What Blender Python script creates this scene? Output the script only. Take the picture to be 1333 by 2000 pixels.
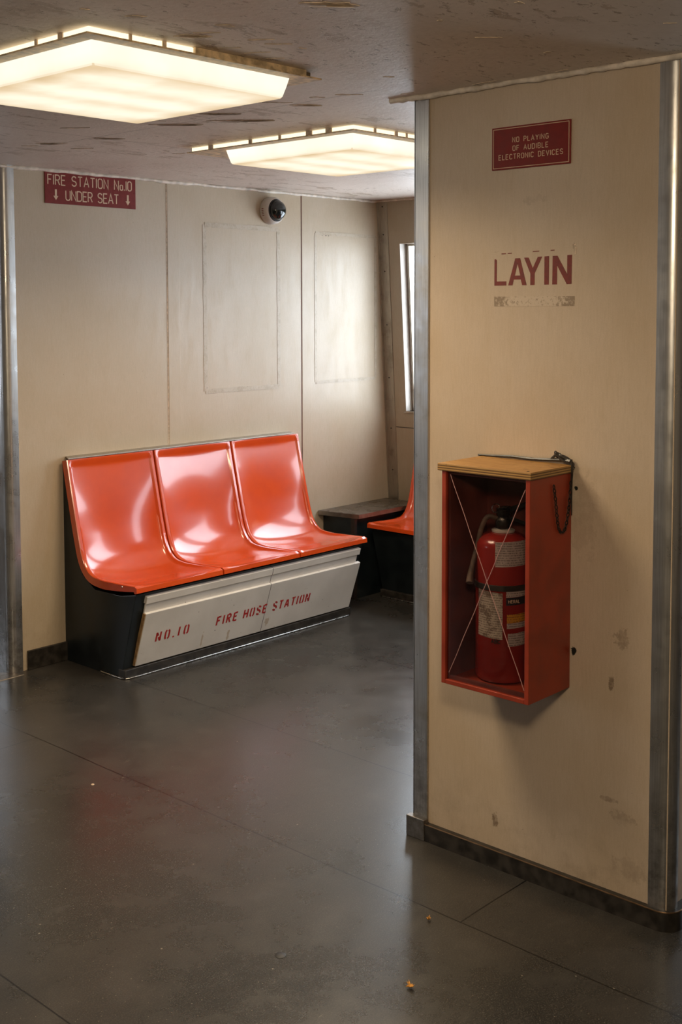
import bpy, bmesh, math, random
from mathutils import Vector, Matrix
PI = math.pi
random.seed(7)
for o in list(bpy.data.objects):
    bpy.data.objects.remove(o)
scene = bpy.context.scene
COL = scene.collection

# ------------------------------------------------------------------ camera
FOC, CX, CY = 2310.1, 608.16, 749.2
YAW, PITCH, ROLL = 0.757229, -0.0644154, -0.00372273
fwd = Vector((math.cos(PITCH)*math.cos(YAW), math.cos(PITCH)*math.sin(YAW), math.sin(PITCH)))
rt0 = Vector((math.sin(YAW), -math.cos(YAW), 0)); up0 = rt0.cross(fwd)
rt = rt0*math.cos(ROLL) + up0*math.sin(ROLL); up = -rt0*math.sin(ROLL) + up0*math.cos(ROLL)
cam = bpy.data.cameras.new('camera'); camo = bpy.data.objects.new('camera', cam); COL.objects.link(camo)
m = Matrix.Identity(4)
for i in range(3):
    m[i][0] = rt[i]; m[i][1] = up[i]; m[i][2] = -fwd[i]
m[2][3] = 1.55
camo.matrix_world = m
cam.sensor_fit = 'VERTICAL'; cam.sensor_height = 36; cam.sensor_width = 24
cam.lens = FOC*36/2000
cam.shift_x = (666.5-CX)/2000; cam.shift_y = (CY-1000)/2000
cam.clip_start = 0.05; cam.clip_end = 200
scene.camera = camo

# ------------------------------------------------------------------ view, world, lights
vs = scene.view_settings
vs.view_transform = 'Standard'; vs.look = 'None'; vs.gamma = 1; vs.use_curve_mapping = False
vs.exposure = 0.25
SKY_STRENGTH = 8.5
w = bpy.data.worlds.new('overcast_sky'); scene.world = w; w.use_nodes = True
bg = w.node_tree.nodes['Background']
bg.inputs[0].default_value = (0.83, 0.90, 1.0, 1); bg.inputs[1].default_value = SKY_STRENGTH
LAMP_DOWN = 15.0        # watts of the lamps' downward beam
FILL_BEHIND = 12.0  # watts of the added fill lamp out of view
FILL_BEHIND_POINT = 40.0  # watts of the extra point fill below it
LAMP_LENS = 1.0
WARM = (1.0, 0.79, 0.53)

def area(name, loc, rot, sx, sy, power=10, color=(1, 1, 1), spread=180, portal=False, parent=None):
    l = bpy.data.lights.new(name, 'AREA'); l.shape = 'RECTANGLE'; l.size = sx; l.size_y = sy
    l.energy = power; l.color = color; l.spread = math.radians(spread)
    if portal: l.cycles.is_portal = True
    o = bpy.data.objects.new(name, l); COL.objects.link(o)
    o.location = loc; o.rotation_euler = rot
    if parent: o.parent = parent
    return o

# layout constants
ZC = 2.145                      # ceiling
YW = 4.32                       # back wall
XF = 2.677                      # pillar face
LEAN = 0.0635
def hullx(z): return 5.12 + (2.14 - z)*LEAN
HULL_WINS = [(3.32, 4.174), (2.25, 3.10), (0.10, 0.85)]
WZ0, WZ1 = 0.965, 1.90
FARX = -3.2
FAR_WINS = [(6.3, 6.85)]
END_WINS = [(.5, 1.5)]
for a, b in HULL_WINS:
    area('window_portal', (hullx(1.43)+.084, (a+b)/2, (WZ0+WZ1)/2), (0, PI/2-math.atan(LEAN), 0), WZ1-WZ0+.02, b-a+.02, portal=True)
for a, b in FAR_WINS:
    area('window_portal', (FARX-.04, (a+b)/2, 1.45), (0, -PI/2, 0), .7, b-a, portal=True)
for a, b in END_WINS:
    area('window_portal', ((a+b)/2, 6.84, 1.45), (-PI/2, 0, 0), b-a, .7, portal=True)

# ------------------------------------------------------------------ node helpers
class NT:
    def __init__(s, name):
        s.m = bpy.data.materials.new(name); s.m.use_nodes = True
        s.t = s.m.node_tree; s.n = s.t.nodes; s.b = s.n['Principled BSDF']; s.out = s.n['Material Output']
        s._pos = None
    def pos(s):
        if s._pos is None: s._pos = s.n.new('ShaderNodeNewGeometry').outputs['Position']
        return s._pos
    def obj(s): return s.n.new('ShaderNodeTexCoord').outputs['Object']
    def link(s, a, b): s.t.links.new(a, b)
    def put(s, v, sock):
        if v is None: return
        if hasattr(v, 'links'): s.link(v, sock)
        else: sock.default_value = v
    def math(s, op, a, b=None, c=None, clamp=False):
        x = s.n.new('ShaderNodeMath'); x.operation = op; x.use_clamp = clamp
        s.put(a, x.inputs[0]); s.put(b, x.inputs[1]); s.put(c, x.inputs[2]); return x.outputs[0]
    def sep(s, v):
        x = s.n.new('ShaderNodeSeparateXYZ'); s.link(v, x.inputs[0]); return x.outputs
    def mapping(s, v, scale=(1, 1, 1), rot=(0, 0, 0), loc=(0, 0, 0)):
        x = s.n.new('ShaderNodeMapping'); s.link(v, x.inputs[0])
        x.inputs['Scale'].default_value = scale; x.inputs['Rotation'].default_value = rot; x.inputs['Location'].default_value = loc
        return x.outputs[0]
    def noise(s, v, scale, detail=3, rough=.5, dist=0):
        x = s.n.new('ShaderNodeTexNoise'); s.link(v, x.inputs['Vector'])
        x.inputs['Scale'].default_value = scale; x.inputs['Detail'].default_value = detail
        x.inputs['Roughness'].default_value = rough; x.inputs['Distortion'].default_value = dist
        return x.outputs[0]
    def vor(s, v, scale, feature='F1', rnd=1):
        x = s.n.new('ShaderNodeTexVoronoi'); x.feature = feature; s.link(v, x.inputs['Vector'])
        x.inputs['Scale'].default_value = scale; x.inputs['Randomness'].default_value = rnd
        return x.outputs[0]
    def ramp(s, v, lo, hi, a=0., b=1.):
        x = s.n.new('ShaderNodeMapRange'); x.interpolation_type = 'SMOOTHSTEP'; s.link(v, x.inputs[0])
        x.inputs[1].default_value = lo; x.inputs[2].default_value = hi
        x.inputs[3].default_value = a; x.inputs[4].default_value = b; return x.outputs[0]
    def mix(s, f, a, b, mode='MIX'):
        x = s.n.new('ShaderNodeMix'); x.data_type = 'RGBA'; x.blend_type = mode
        s.put(f, x.inputs[0]); s.put(a, x.inputs[6]); s.put(b, x.inputs[7]); return x.outputs[2]
    def bump(s, h, strength=.3, dist=.002, prev=None):
        x = s.n.new('ShaderNodeBump'); x.inputs['Strength'].default_value = strength
        x.inputs['Distance'].default_value = dist; s.link(h, x.inputs['Height'])
        if prev: s.link(prev, x.inputs['Normal'])
        return x.outputs[0]
    def line(s, coord, c, half):                  # 1 inside |coord-c|<half
        return s.ramp(s.math('ABSOLUTE', s.math('SUBTRACT', coord, c)), half*.6, half*1.3, 1, 0)
    def blob(s, comp, centre, radii, wob=None):  # soft spot on two coordinates
        a = s.math('DIVIDE', s.math('SUBTRACT', comp[0], centre[0]), radii[0])
        b = s.math('DIVIDE', s.math('SUBTRACT', comp[1], centre[1]), radii[1])
        d = s.math('SQRT', s.math('ADD', s.math('MULTIPLY', a, a), s.math('MULTIPLY', b, b)))
        if wob is not None: d = s.math('ADD', d, wob)
        return s.ramp(d, .75, 1.1, 1, 0)
    def fin(s, color=None, rough=None, metal=None, normal=None, coat=None, spec=None):
        s.put(color, s.b.inputs['Base Color']); s.put(rough, s.b.inputs['Roughness'])
        s.put(metal, s.b.inputs['Metallic']); s.put(coat, s.b.inputs['Coat Weight'])
        s.put(spec, s.b.inputs['Specular IOR Level'])
        if normal is not None: s.link(normal, s.b.inputs['Normal'])
        return s.m
def c4(*c): return (c[0], c[1], c[2], 1)
def simple(name, col, rough=.5, metal=0., var=.12, scale=30, bump=0, coat=None, spec=None):
    t = NT(name); n = t.noise(t.pos(), scale, 4)
    c = t.mix(t.ramp(n, .3, .7), c4(*[x*(1-var) for x in col]), c4(*[min(1, x*(1+var)) for x in col]))
    r = t.ramp(n, .3, .7, max(rough-.06, 0.02), min(rough+.06, 1))
    return t.fin(c, r, metal, t.bump(n, bump, .002) if bump else None, coat, spec)

# ---- wall laminate
def wall_mat(name, base, spots=(), rough=.38, holes=(), peel=None):
    t = NT(name); P = t.pos(); xyz = t.sep(P)
    big = t.noise(P, 2.2, 4, .6); fine = t.noise(P, 420, 2); mid = t.noise(t.mapping(P, (9, 9, 2)), 3, 5, .65)
    weave = t.noise(t.mapping(P, (1, 1, .12)), 240, 2)
    c = t.mix(t.ramp(big, .3, .72), c4(*base), c4(base[0]*.90, base[1]*.86, base[2]*.78))
    c = t.mix(t.ramp(mid, .5, .8, 0, .35), c, c4(base[0]*.80, base[1]*.74, base[2]*.62))
    c = t.mix(t.ramp(fine, .3, .7, 0, .22), c, c4(base[0]*.72, base[1]*.68, base[2]*.6))
    c = t.mix(t.ramp(weave, .35, .75, 0, .14), c, c4(base[0]*.6, base[1]*.56, base[2]*.5))
    # small nicks and dirt specks
    sp = t.ramp(t.vor(P, 26), .03, .06, 1, 0); sp = t.math('MULTIPLY', sp, t.ramp(t.noise(P, 6), .56, .64))
    c = t.mix(t.math('MULTIPLY', sp, .45), c, c4(.14, .10, .07))
    # grime gathered near the floor
    g = t.math('MULTIPLY', t.ramp(xyz[2], .30, .02), t.ramp(t.noise(P, 11, 5, .7), .42, .7))
    c = t.mix(t.math('MULTIPLY', g, .35), c, c4(.22, .16, .10))
    wob = t.ramp(t.noise(P, 45, 4, .7), .3, .7, -.45, .55)
    for (a, b, ra, rb, k) in spots:
        mk = t.math('MULTIPLY', t.blob((xyz[1], xyz[2]), (a, b), (ra, rb), wob), k)
        mk = t.math('MULTIPLY', mk, t.ramp(t.noise(P, 70, 3), .35, .6, .35, 1))
        c = t.mix(mk, c, c4(.16, .105, .065))
    for (a, b, ra, rb) in holes:
        c = t.mix(t.blob((xyz[1], xyz[2]), (a, b), (ra, rb), wob), c, c4(.012, .016, .015))
    nb = t.bump(fine, .08, .0008); nb = t.bump(mid, .10, .004, nb)
    r = t.ramp(mid, .3, .8, rough-.06, rough+.12)
    return t.fin(c, r, 0, nb)
CREAM = (.54, .455, .352)
M_wall = wall_mat('cream_laminate', CREAM)
M_pillar = wall_mat('cream_laminate_smudged', (.565, .462, .36),
    spots=[(1.452, .707, .022, .030, .45), (1.479, .590, .009, .020, .75), (1.49, .285, .030, .007, .5), (1.44, .248, .035, .02, .3),
           (1.832, .128, .010, .020, .85), (1.417, .12, .05, .03, .2), (1.72, 1.83, .03, .012, .18), (1.60, 1.70, .006, .018, .5),
           (1.575, 1.005, .05, .11, .16)],
    holes=[(1.590, .651, .0085, .011), (1.588, 1.078, .0045, .006)])
M_hull = wall_mat('grey_beige_laminate', (.40, .335, .255))
# ---- stainless
def steel_mat(name, tint=(.60, .60, .60), rough=.30, dirt=.35):
    t = NT(name); P = t.pos(); z = t.sep(P)
    br = t.noise(t.mapping(P, (1, 1, .03)), 260, 3); mot = t.noise(P, 9, 5, .65)
    c = t.mix(t.ramp(br, .3, .7), c4(*tint), c4(*[x*.82 for x in tint]))
    c = t.mix(t.ramp(mot, .52, .75, 0, dirt), c, c4(.20, .165, .12))
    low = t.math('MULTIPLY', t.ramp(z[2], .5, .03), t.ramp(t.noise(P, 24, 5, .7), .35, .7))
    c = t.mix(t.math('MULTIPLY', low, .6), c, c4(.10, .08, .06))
    return t.fin(c, t.ramp(mot, .3, .75, rough-.05, rough+.14), .92, t.bump(br, .05, .0006))
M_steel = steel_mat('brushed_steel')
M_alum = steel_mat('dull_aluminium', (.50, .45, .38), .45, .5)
# ---- ceiling paint
def ceiling_mat():
    t = NT('peeling_ceiling_paint'); P = t.pos(); xyz = t.sep(P)
    base = t.mix(t.ramp(t.noise(P, 1.6, 4), .3, .7), c4(.70, .62, .55), c4(.62, .54, .47))
    S = t.mapping(P, (1, 2.6, 1), (0, 0, -.78))
    n1 = t.noise(S, 5.5, 6, .68, .6); n2 = t.noise(S, 26, 4, .7)
    reg = t.ramp(t.noise(P, 1.7, 2), .44, .56)
    peel = t.math('MULTIPLY', t.ramp(n1, .575, .585), reg)
    edge = t.math('MULTIPLY', t.ramp(t.math('ABSOLUTE', t.math('SUBTRACT', n1, .578)), .002, .007, 1, 0), reg)
    chips = t.math('MULTIPLY', t.ramp(n2, .61, .625), t.ramp(t.noise(P, 2.4, 2), .44, .56))
    c = t.mix(t.ramp(t.noise(P, 60, 3), .3, .7, 0, .25), base, c4(.50, .42, .35))
    c = t.mix(t.math('MULTIPLY', peel, .75), c, c4(.38, .29, .205))
    c = t.mix(t.math('MULTIPLY', chips, .8), c, c4(.22, .16, .11))
    c = t.mix(t.math('MULTIPLY', edge, .6), c, c4(.11, .08, .06))
    j = t.line(xyz[0], 2.52, .0025); j2 = t.line(xyz[1], 3.42, .0025)
    j = t.math('MAXIMUM', t.math('MULTIPLY', j, t.ramp(xyz[1], 2.05, 2.15)), j2)
    c = t.mix(t.math('MULTIPLY', j, .55), c, c4(.12, .09, .07))
    h = t.math('ADD', t.math('MULTIPLY', peel, -1), t.math('MULTIPLY', chips, -1))
    nb = t.bump(h, .5, .002); nb = t.bump(t.noise(P, 70, 4, .6), .4, .003, nb); nb = t.bump(t.noise(P, 7, 3), .25, .012, nb)
    return t.fin(c, .50, 0, nb)
M_ceil = ceiling_mat()
# ---- floor
def floor_mat():
    t = NT('worn_dark_vinyl_floor'); P = t.pos(); xyz = t.sep(P)
    n = t.noise(P, 1.3, 5, .6); n2 = t.noise(P, 9, 5, .65); n3 = t.noise(P, 280, 3)
    c = t.mix(t.ramp(n, .3, .7), c4(.016, .017, .017), c4(.042, .037, .032))
    c = t.mix(t.ramp(n2, .45, .75, 0, .3), c, c4(.075, .068, .058))
    c = t.mix(t.ramp(n3, .45, .75, 0, .6), c, c4(.10, .09, .075))
    c = t.mix(t.ramp(t.noise(t.mapping(P, (1, 3, 1), (0, 0, .6)), 30, 5, .75), .5, .8, 0, .6), c, c4(.075, .067, .056))
    c = t.mix(t.ramp(t.noise(t.mapping(P, (1, 1, 1)), 5, 4, .7), .40, .90, 0, .4), c, c4(.022, .022, .021))
    # pale scuffs, chips and specks
    sp = t.ramp(t.vor(P, 13), .015, .045, 1, 0); sp = t.math('MULTIPLY', sp, t.ramp(t.noise(P, 3.1), .42, .52))
    c = t.mix(t.math('MULTIPLY', sp, .55), c, c4(.42, .37, .29))
    sp3 = t.ramp(t.vor(P, 60), .03, .10, 1, 0); sp3 = t.math('MULTIPLY', sp3, t.ramp(t.noise(P, 2.2), .44, .56))
    c = t.mix(t.math('MULTIPLY', sp3, .6), c, c4(.35, .30, .22))
    sp2 = t.ramp(t.vor(t.mapping(P, (1, 1, 1), (0, 0, 0), (3.1, 1.7, 0)), 7), .02, .05, 1, 0)
    c = t.mix(t.math('MULTIPLY', sp2, .55), c, c4(.015, .015, .014))
    sc = t.noise(t.mapping(P, (3, 26, 1), (0, 0, .5)), 3, 3, .6); sc = t.math('MULTIPLY', t.ramp(sc, .70, .74), t.ramp(t.noise(P, 4), .56, .66))
    c = t.mix(t.math('MULTIPLY', sc, .35), c, c4(.33, .29, .23))
    wx = t.math('ADD', xyz[0], t.ramp(t.noise(P, 3), 0, 1, -.004, .004)); wy = t.math('ADD', xyz[1], t.ramp(t.noise(P, 3), 0, 1, -.004, .004))
    j = t.line(wx, 2.356, .0024)
    for xx in (1.432, 3.003, 3.92, .51): j = t.math('MAXIMUM', j, t.line(wx, xx, .0022))
    jy = t.math('MULTIPLY', t.line(wy, 1.715, .0022), t.ramp(xyz[0], 2.35, 2.36))
    jy = t.math('MAXIMUM', jy, t.math('MULTIPLY', t.line(wy, 3.60, .002), t.ramp(xyz[0], 2.36, 2.35)))
    j = t.math('MAXIMUM', j, jy)
    c = t.mix(j, c, c4(.004, .004, .004))
    r = t.math('ADD', t.ramp(n2, .3, .75, .25, .31), t.ramp(n, .3, .7, -.03, .06))
    nb = t.bump(n3, .06, .0006); nb = t.bump(n2, .06, .006, nb); nb = t.bump(j, -.5, .001, nb)
    return t.fin(c, r, 0, nb, None, .5)
M_floor = floor_mat()
# ---- moulded seat
def seat_mat():
    t = NT('orange_red_moulded_fibreglass'); P = t.pos()
    n = t.noise(P, 4, 4, .6); f = t.noise(P, 260, 2)
    c = t.mix(t.ramp(n, .3, .7), c4(.66, .078, .010), c4(.58, .062, .009))
    sc = t.ramp(t.noise(t.mapping(P, (60, 60, 6)), 2, 4, .7), .66, .74, 0, .25)
    c = t.mix(sc, c, c4(.40, .03, .008))
    t.fin(c, t.ramp(n, .3, .7, .20, .27), 0, t.bump(f, .03, .0004), .8, .6)
    t.b.inputs['Coat Roughness'].default_value = .09
    return t.m
M_seat = seat_mat()
M_dark = simple('blue_black_painted_steel', (.009, .013, .015), .34, 0, .3, 12, .05)
M_black = simple('matt_black', (.014, .014, .014), .6, 0, .3, 40)
M_rubber = simple('worn_black_rubber', (.028, .024, .020), .38, 0, .5, 28, .15)
def fascia_mat():
    t = NT('chipped_off_white_paint'); P = t.pos()
    c = t.mix(t.ramp(t.noise(P, 5, 4), .3, .7), c4(.74, .71, .67), c4(.64, .61, .57))
    sp = t.math('MULTIPLY', t.ramp(t.vor(P, 24), .04, .09, 1, 0), t.ramp(t.noise(P, 7), .50, .58))
    c = t.mix(t.math('MULTIPLY', sp, .8), c, c4(.05, .04, .03))
    sc = t.ramp(t.noise(t.mapping(P, (14, 14, 30)), 2.4, 5, .75), .66, .70)
    c = t.mix(t.math('MULTIPLY', sc, .5), c, c4(.14, .10, .07))
    xyz = t.sep(P)
    wob = t.ramp(t.noise(P, 50, 3), .3, .7, -.4, .4)
    for (a, b, ra, rb) in ((3.40, .085, .006, .035), (3.56, .075, .008, .022), (3.80, .09, .012, .02)):
        c = t.mix(t.math('MULTIPLY', t.blob((xyz[0], xyz[2]), (a, b), (ra, rb), wob), .5), c, c4(.34, .20, .06))
    k = t.math('MULTIPLY', t.line(xyz[0], 3.772, .0016), 1)
    c = t.mix(k, c, c4(.04, .03, .025))
    return t.fin(c, .42, 0, t.bump(t.noise(P, 30, 4), .15, .002))
M_fascia = fascia_mat()
M_ply_edge = simple('bare_wood_edge', (.30, .18, .08), .6, 0, .3, 60)
def ply_mat():
    t = NT('plywood'); P = t.pos(); xyz = t.sep(P)
    g = t.noise(t.mapping(P, (26, 3, 3)), 6, 5, .65, .4)
    top = t.mix(t.ramp(g, .3, .7), c4(.50, .275, .085), c4(.36, .175, .05))
    wv = t.math('SINE', t.math('MULTIPLY', t.math('SUBTRACT', xyz[2], 1.121), 2*PI/.0062))
    side = t.mix(t.ramp(wv, -.2, .4), c4(.40, .23, .075), c4(.13, .065, .02))
    nz = t.sep(t.n.new('ShaderNodeNewGeometry').outputs['True Normal'])[2]
    c = t.mix(t.ramp(t.math('ABSOLUTE', nz), .3, .7), side, top)
    st = t.ramp(t.noise(P, 40, 4, .7), .58, .7, 0, .6)
    return t.fin(t.mix(st, c, c4(.12, .06, .02)), .5, 0, t.bump(g, .15, .001))
M_ply = ply_mat()
M_cab = simple('red_orange_cabinet_paint', (.27, .034, .013), .42, 0, .16, 14, .06)
M_cab_in = simple('dull_dark_red_paint', (.13, .030, .022), .6, 0, .3, 12)
M_ext = simple('glossy_red_enamel', (.25, .018, .014), .22, 0, .12, 10, 0, .5)
M_hose = simple('aged_brown_rubber', (.10, .065, .045), .65, 0, .4, 60, .2)
M_chrome = simple('scratched_chrome', (.55, .53, .50), .28, 1, .15, 60)
M_score = simple('pink_score_marks', (.42, .22, .20), .5, 0, .1, 80)
M_maroon = simple('maroon_engraved_plastic', (.19, .018, .013), .40, 0, .08, 50, 0, None, .25)
M_tan = simple('tan_engraved_core', (.66, .48, .33), .6, 0, .05, 80)
M_redpaint = simple('faded_red_paint', (.17, .022, .014), .55, 0, .16, 120)
M_stencil = simple('stencilled_red_paint', (.42, .020, .018), .55, 0, .2, 160)
M_white = simple('off_white_plastic', (.52, .47, .42), .4, 0, .05, 40)
M_domeg = simple('smoked_dome_plastic', (.008, .011, .010), .06, 0, .1, 20, 0, None, .7)
M_lead = simple('dry_leaf', (.55, .27, .05), .7, 0, .3, 200)
M_gum = simple('black_gum', (.012, .012, .012), .5)
M_bead = simple('painted_caulk_bead', (.66, .58, .49), .5, 0, .2, 30, .3)
M_exposed = simple('exposed_brown_undercoat', (.56, .45, .34), .7, 0, .25, 60, .2)
M_flake = simple('curled_ceiling_paint', (.68, .60, .53), .55, 0, .1, 40)
M_out = simple('overcast_deck_paint', (.5, .55, .6), .6)
M_tray = simple('shadow_brown_lamp_tray', (.10, .075, .05), .7)  # shadow between frame and ceiling painted in as dark brown
M_lampframe = simple('tarnished_lamp_frame', (.62, .47, .29), .5, 0., .4, 40, .1)
def lens_mat():
    t = NT('lit_acrylic_lens'); O = t.obj(); P = t.sep(O)
    e = t.n.new('ShaderNodeEmission')
    # three tubes glow through the lens, side walls glow evenly, the fold is browned
    nrm = t.sep(t.n.new('ShaderNodeNewGeometry').outputs['True Normal'])
    tub = t.math('MULTIPLY_ADD', t.math('COSINE', t.math('MULTIPLY', P[1], 2*PI/.165)), .5, .5)
    endf = t.math('MULTIPLY', t.ramp(t.math('ABSOLUTE', P[0]), .30, .20), t.ramp(t.math('ABSOLUTE', P[1]), .315, .24))
    flat = t.math('MULTIPLY', t.math('MULTIPLY_ADD', tub, .12, .87), t.math('MULTIPLY_ADD', endf, .26, .80))
    isflat = t.ramp(t.math('ABSOLUTE', nrm[2]), .5, .8)
    side = t.ramp(P[2], -.072, -.020, .86, 1.10)
    k = t.math('ADD', t.math('MULTIPLY', isflat, flat), t.math('MULTIPLY', t.math('SUBTRACT', 1, isflat), side))
    k = t.math('MULTIPLY', k, t.ramp(t.noise(O, 9, 3), .3, .7, .95, 1.04))
    col = t.mix(t.ramp(k, .65, 1.05), c4(1.0, .74, .43), c4(1.0, .91, .72))
    t.link(col, e.inputs[0]); t.link(t.math('MULTIPLY', k, 0.92*LAMP_LENS), e.inputs[1])
    gl = t.n.new('ShaderNodeBsdfGlossy'); gl.inputs['Roughness'].default_value = .3; gl.inputs[0].default_value = (.04, .04, .04, 1)
    a = t.n.new('ShaderNodeAddShader'); t.link(e.outputs[0], a.inputs[0]); t.link(gl.outputs[0], a.inputs[1])
    t.link(a.outputs[0], t.out.inputs[0]); return t.m
M_lens = lens_mat()
def glow_mat():
    t = NT('lit_lamp_interior'); e = t.n.new('ShaderNodeEmission')
    e.inputs[0].default_value = (1, .84, .55, 1); e.inputs[1].default_value = 1.35
    t.link(e.outputs[0], t.out.inputs[0]); return t.m
M_glow = glow_mat()
def pane_mat(name, tint, gloss=.06, rough=.05):
    t = NT(name)
    tr = t.n.new('ShaderNodeBsdfTransparent'); tr.inputs[0].default_value = c4(*tint)
    gl = t.n.new('ShaderNodeBsdfGlossy'); gl.inputs['Roughness'].default_value = rough
    lw = t.n.new('ShaderNodeLayerWeight'); lw.inputs[0].default_value = .5
    fr = t.math('MULTIPLY_ADD', t.math('POWER', lw.outputs['Facing'], 5), .7, gloss*.5)
    mx = t.n.new('ShaderNodeMixShader'); t.link(fr, mx.inputs[0])
    t.link(tr.outputs[0], mx.inputs[1]); t.link(gl.outputs[0], mx.inputs[2]); t.link(mx.outputs[0], t.out.inputs[0])
    return t.m
M_acryl = pane_mat('scratched_acrylic', (.90, .87, .86), .06, .04)
M_glass = pane_mat('window_glass', (.95, .97, .97))
def label_mat(name, base, ink, lines=True, worn=0.):
    t = NT(name); O = t.pos(); z = t.sep(O)[2]
    c = t.mix(t.ramp(t.noise(O, 60, 4, .7), .3, .7, 0, .5), c4(*base), c4(*[x*.7 for x in base]))
    if lines:
        ln = t.ramp(t.math('SINE', t.math('MULTIPLY', z, 2*PI/.0062)), .1, .5)
        wd = t.ramp(t.noise(t.mapping(O, (260, 260, 161)), 1, 1), .42, .50)
        c = t.mix(t.math('MULTIPLY', t.math('MULTIPLY', ln, wd), .7), c, c4(*ink))
    if worn:
        c = t.mix(t.ramp(t.noise(O, 34, 5, .7), .5, .62, 0, worn), c, c4(.10, .06, .04))
    return t.fin(c, .5)
M_lab = label_mat('printed_white_label', (.46, .39, .36), (.06, .04, .04))
M_lab_old = label_mat('worn_white_label', (.46, .40, .33), (.08, .05, .04), True, .8)
M_lab_blk = label_mat('black_label', (.012, .013, .018), (.3, .3, .3), False)
M_lab_yel = label_mat('yellow_label', (.60, .27, .02), (.08, .04, .02))
M_grime = None
def residue_mat():
    t = NT('brown_tape_residue'); P = t.pos(); xyz = t.sep(P)
    n = t.noise(P, 120, 5, .75)
    ends = t.ramp(t.math('ABSOLUTE', t.math('SUBTRACT', xyz[1], 1.722)), .06, .115)
    k = t.ramp(t.math('MULTIPLY_ADD', ends, .16, n), .50, .66, .0, .8)
    c = t.mix(k, c4(.55, .45, .35), c4(.20, .14, .085))
    return t.fin(c, .6, 0, t.bump(n, .3, .001))
M_resid = residue_mat()
def trace_mat():
    t = NT('painted_over_trace'); P = t.pos()
    n = t.noise(t.mapping(P, (5, 5, 5)), 6, 5, .75)
    c = t.mix(t.ramp(n, .42, .66, .0, .8), c4(.485, .41, .315), c4(.38, .305, .21))
    c = t.mix(t.ramp(t.noise(t.mapping(P, (8, 1, 8)), 9, 5, .8), .66, .70, 0, .8), c, c4(.10, .07, .045))
    return t.fin(c, .45, 0, t.bump(n, .3, .002))
M_trace = trace_mat()

# ------------------------------------------------------------------ mesh helpers
def link(name, bm, mat, parent=None, smooth=None, bevel=0, seg=2):
    me = bpy.data.meshes.new(name)
    bmesh.ops.recalc_face_normals(bm, faces=bm.faces)
    bm.to_mesh(me); bm.free()
    for q in (mat if isinstance(mat, (list, tuple)) else [mat]): me.materials.append(q)
    if smooth is not None:
        for p in me.polygons: p.use_smooth = True
        me.set_sharp_from_angle(angle=math.radians(smooth))
    o = bpy.data.objects.new(name, me); COL.objects.link(o)
    if parent: o.parent = parent
    if bevel:
        b = o.modifiers.new('bevel', 'BEVEL'); b.width = bevel; b.segments = seg; b.limit_method = 'ANGLE'
        b.angle_limit = math.radians(40); b.harden_normals = False
    return o
def struct(name, bm, mat, **k):
    o = link(name, bm, mat, **k); o['kind'] = 'structure'; return o
def thing(name, label, cat, loc=(0, 0, 0), group=None):
    o = bpy.data.objects.new(name, None); COL.objects.link(o); o.location = loc; o.empty_display_size = .1
    o['label'] = label; o['category'] = cat
    if group: o['group'] = group
    return o
def tag(o, label, cat, group=None):
    o['label'] = label; o['category'] = cat
    if group: o['group'] = group
    return o
def B(): return bmesh.new()
def box(bm, a, b, mi=0):
    v = [bm.verts.new((x, y, z)) for x in (a[0], b[0]) for y in (a[1], b[1]) for z in (a[2], b[2])]
    for f in ((0, 1, 3, 2), (4, 6, 7, 5), (0, 4, 5, 1), (2, 3, 7, 6), (0, 2, 6, 4), (1, 5, 7, 3)):
        bm.faces.new([v[i] for i in f]).material_index = mi
    return bm
def hexa(bm, q0, q1):           # two quads joined to a solid
    a = [bm.verts.new(p) for p in q0]; b = [bm.verts.new(p) for p in q1]; n = len(a)
    bm.faces.new(a); bm.faces.new(b[::-1])
    for i in range(n): bm.faces.new((a[i], b[i], b[(i+1) % n], a[(i+1) % n]))
    return bm
def tube(bm, pts, r, n=10, closed=False, rfun=None):
    pts = [Vector(p) for p in pts]; N = len(pts); rings = []
    prev = None
    for i, p in enumerate(pts):
        if closed: d = pts[(i+1) % N]-pts[i-1]
        else: d = pts[min(i+1, N-1)]-pts[max(i-1, 0)]
        d.normalize()
        if prev is None:
            a = d.cross(Vector((0, 0, 1)));
            if a.length < .01: a = d.cross(Vector((1, 0, 0)))
        else: a = prev - d*prev.dot(d)
        a.normalize(); prev = a; b = d.cross(a)
        rr = rfun(i/(N-1)) if rfun else r
        rings.append([bm.verts.new(p+a*math.cos(2*PI*k/n)*rr+b*math.sin(2*PI*k/n)*rr) for k in range(n)])
    for i in range(N if closed else N-1):
        A, C = rings[i], rings[(i+1) % N]
        for k in range(n): bm.faces.new((A[k], A[(k+1) % n], C[(k+1) % n], C[k]))
    if not closed:
        bm.faces.new(rings[0][::-1]); bm.faces.new(rings[-1])
    return bm
def lathe(bm, prof, n=40, c=(0, 0, 0), axis='Z'):
    rings = []
    for r, h in prof:
        ring = []
        for k in range(n):
            a = 2*PI*k/n; x, y = r*math.cos(a), r*math.sin(a)
            p = (x, y, h) if axis == 'Z' else (x, -h, y)
            ring.append(bm.verts.new((c[0]+p[0], c[1]+p[1], c[2]+p[2])))
        rings.append(ring)
    for A, C in zip(rings, rings[1:]):
        for k in range(n): bm.faces.new((A[k], A[(k+1) % n], C[(k+1) % n], C[k]))
    bm.faces.new(rings[0][::-1]); bm.faces.new(rings[-1])
    return bm
def cr(pts, n):                 # Catmull-Rom resample
    P = [Vector(p) for p in pts]; P = [2*P[0]-P[1]]+P+[2*P[-1]-P[-2]]; out = []
    for i in range(1, len(P)-2):
        for k in range(n):
            t = k/n; a, b, c, d = P[i-1:i+3]
            out.append(.5*((2*b)+(c-a)*t+(2*a-5*b+4*c-d)*t*t+(3*b-a-3*c+d)*t**3))
    out.append(P[-2]); return out

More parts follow.
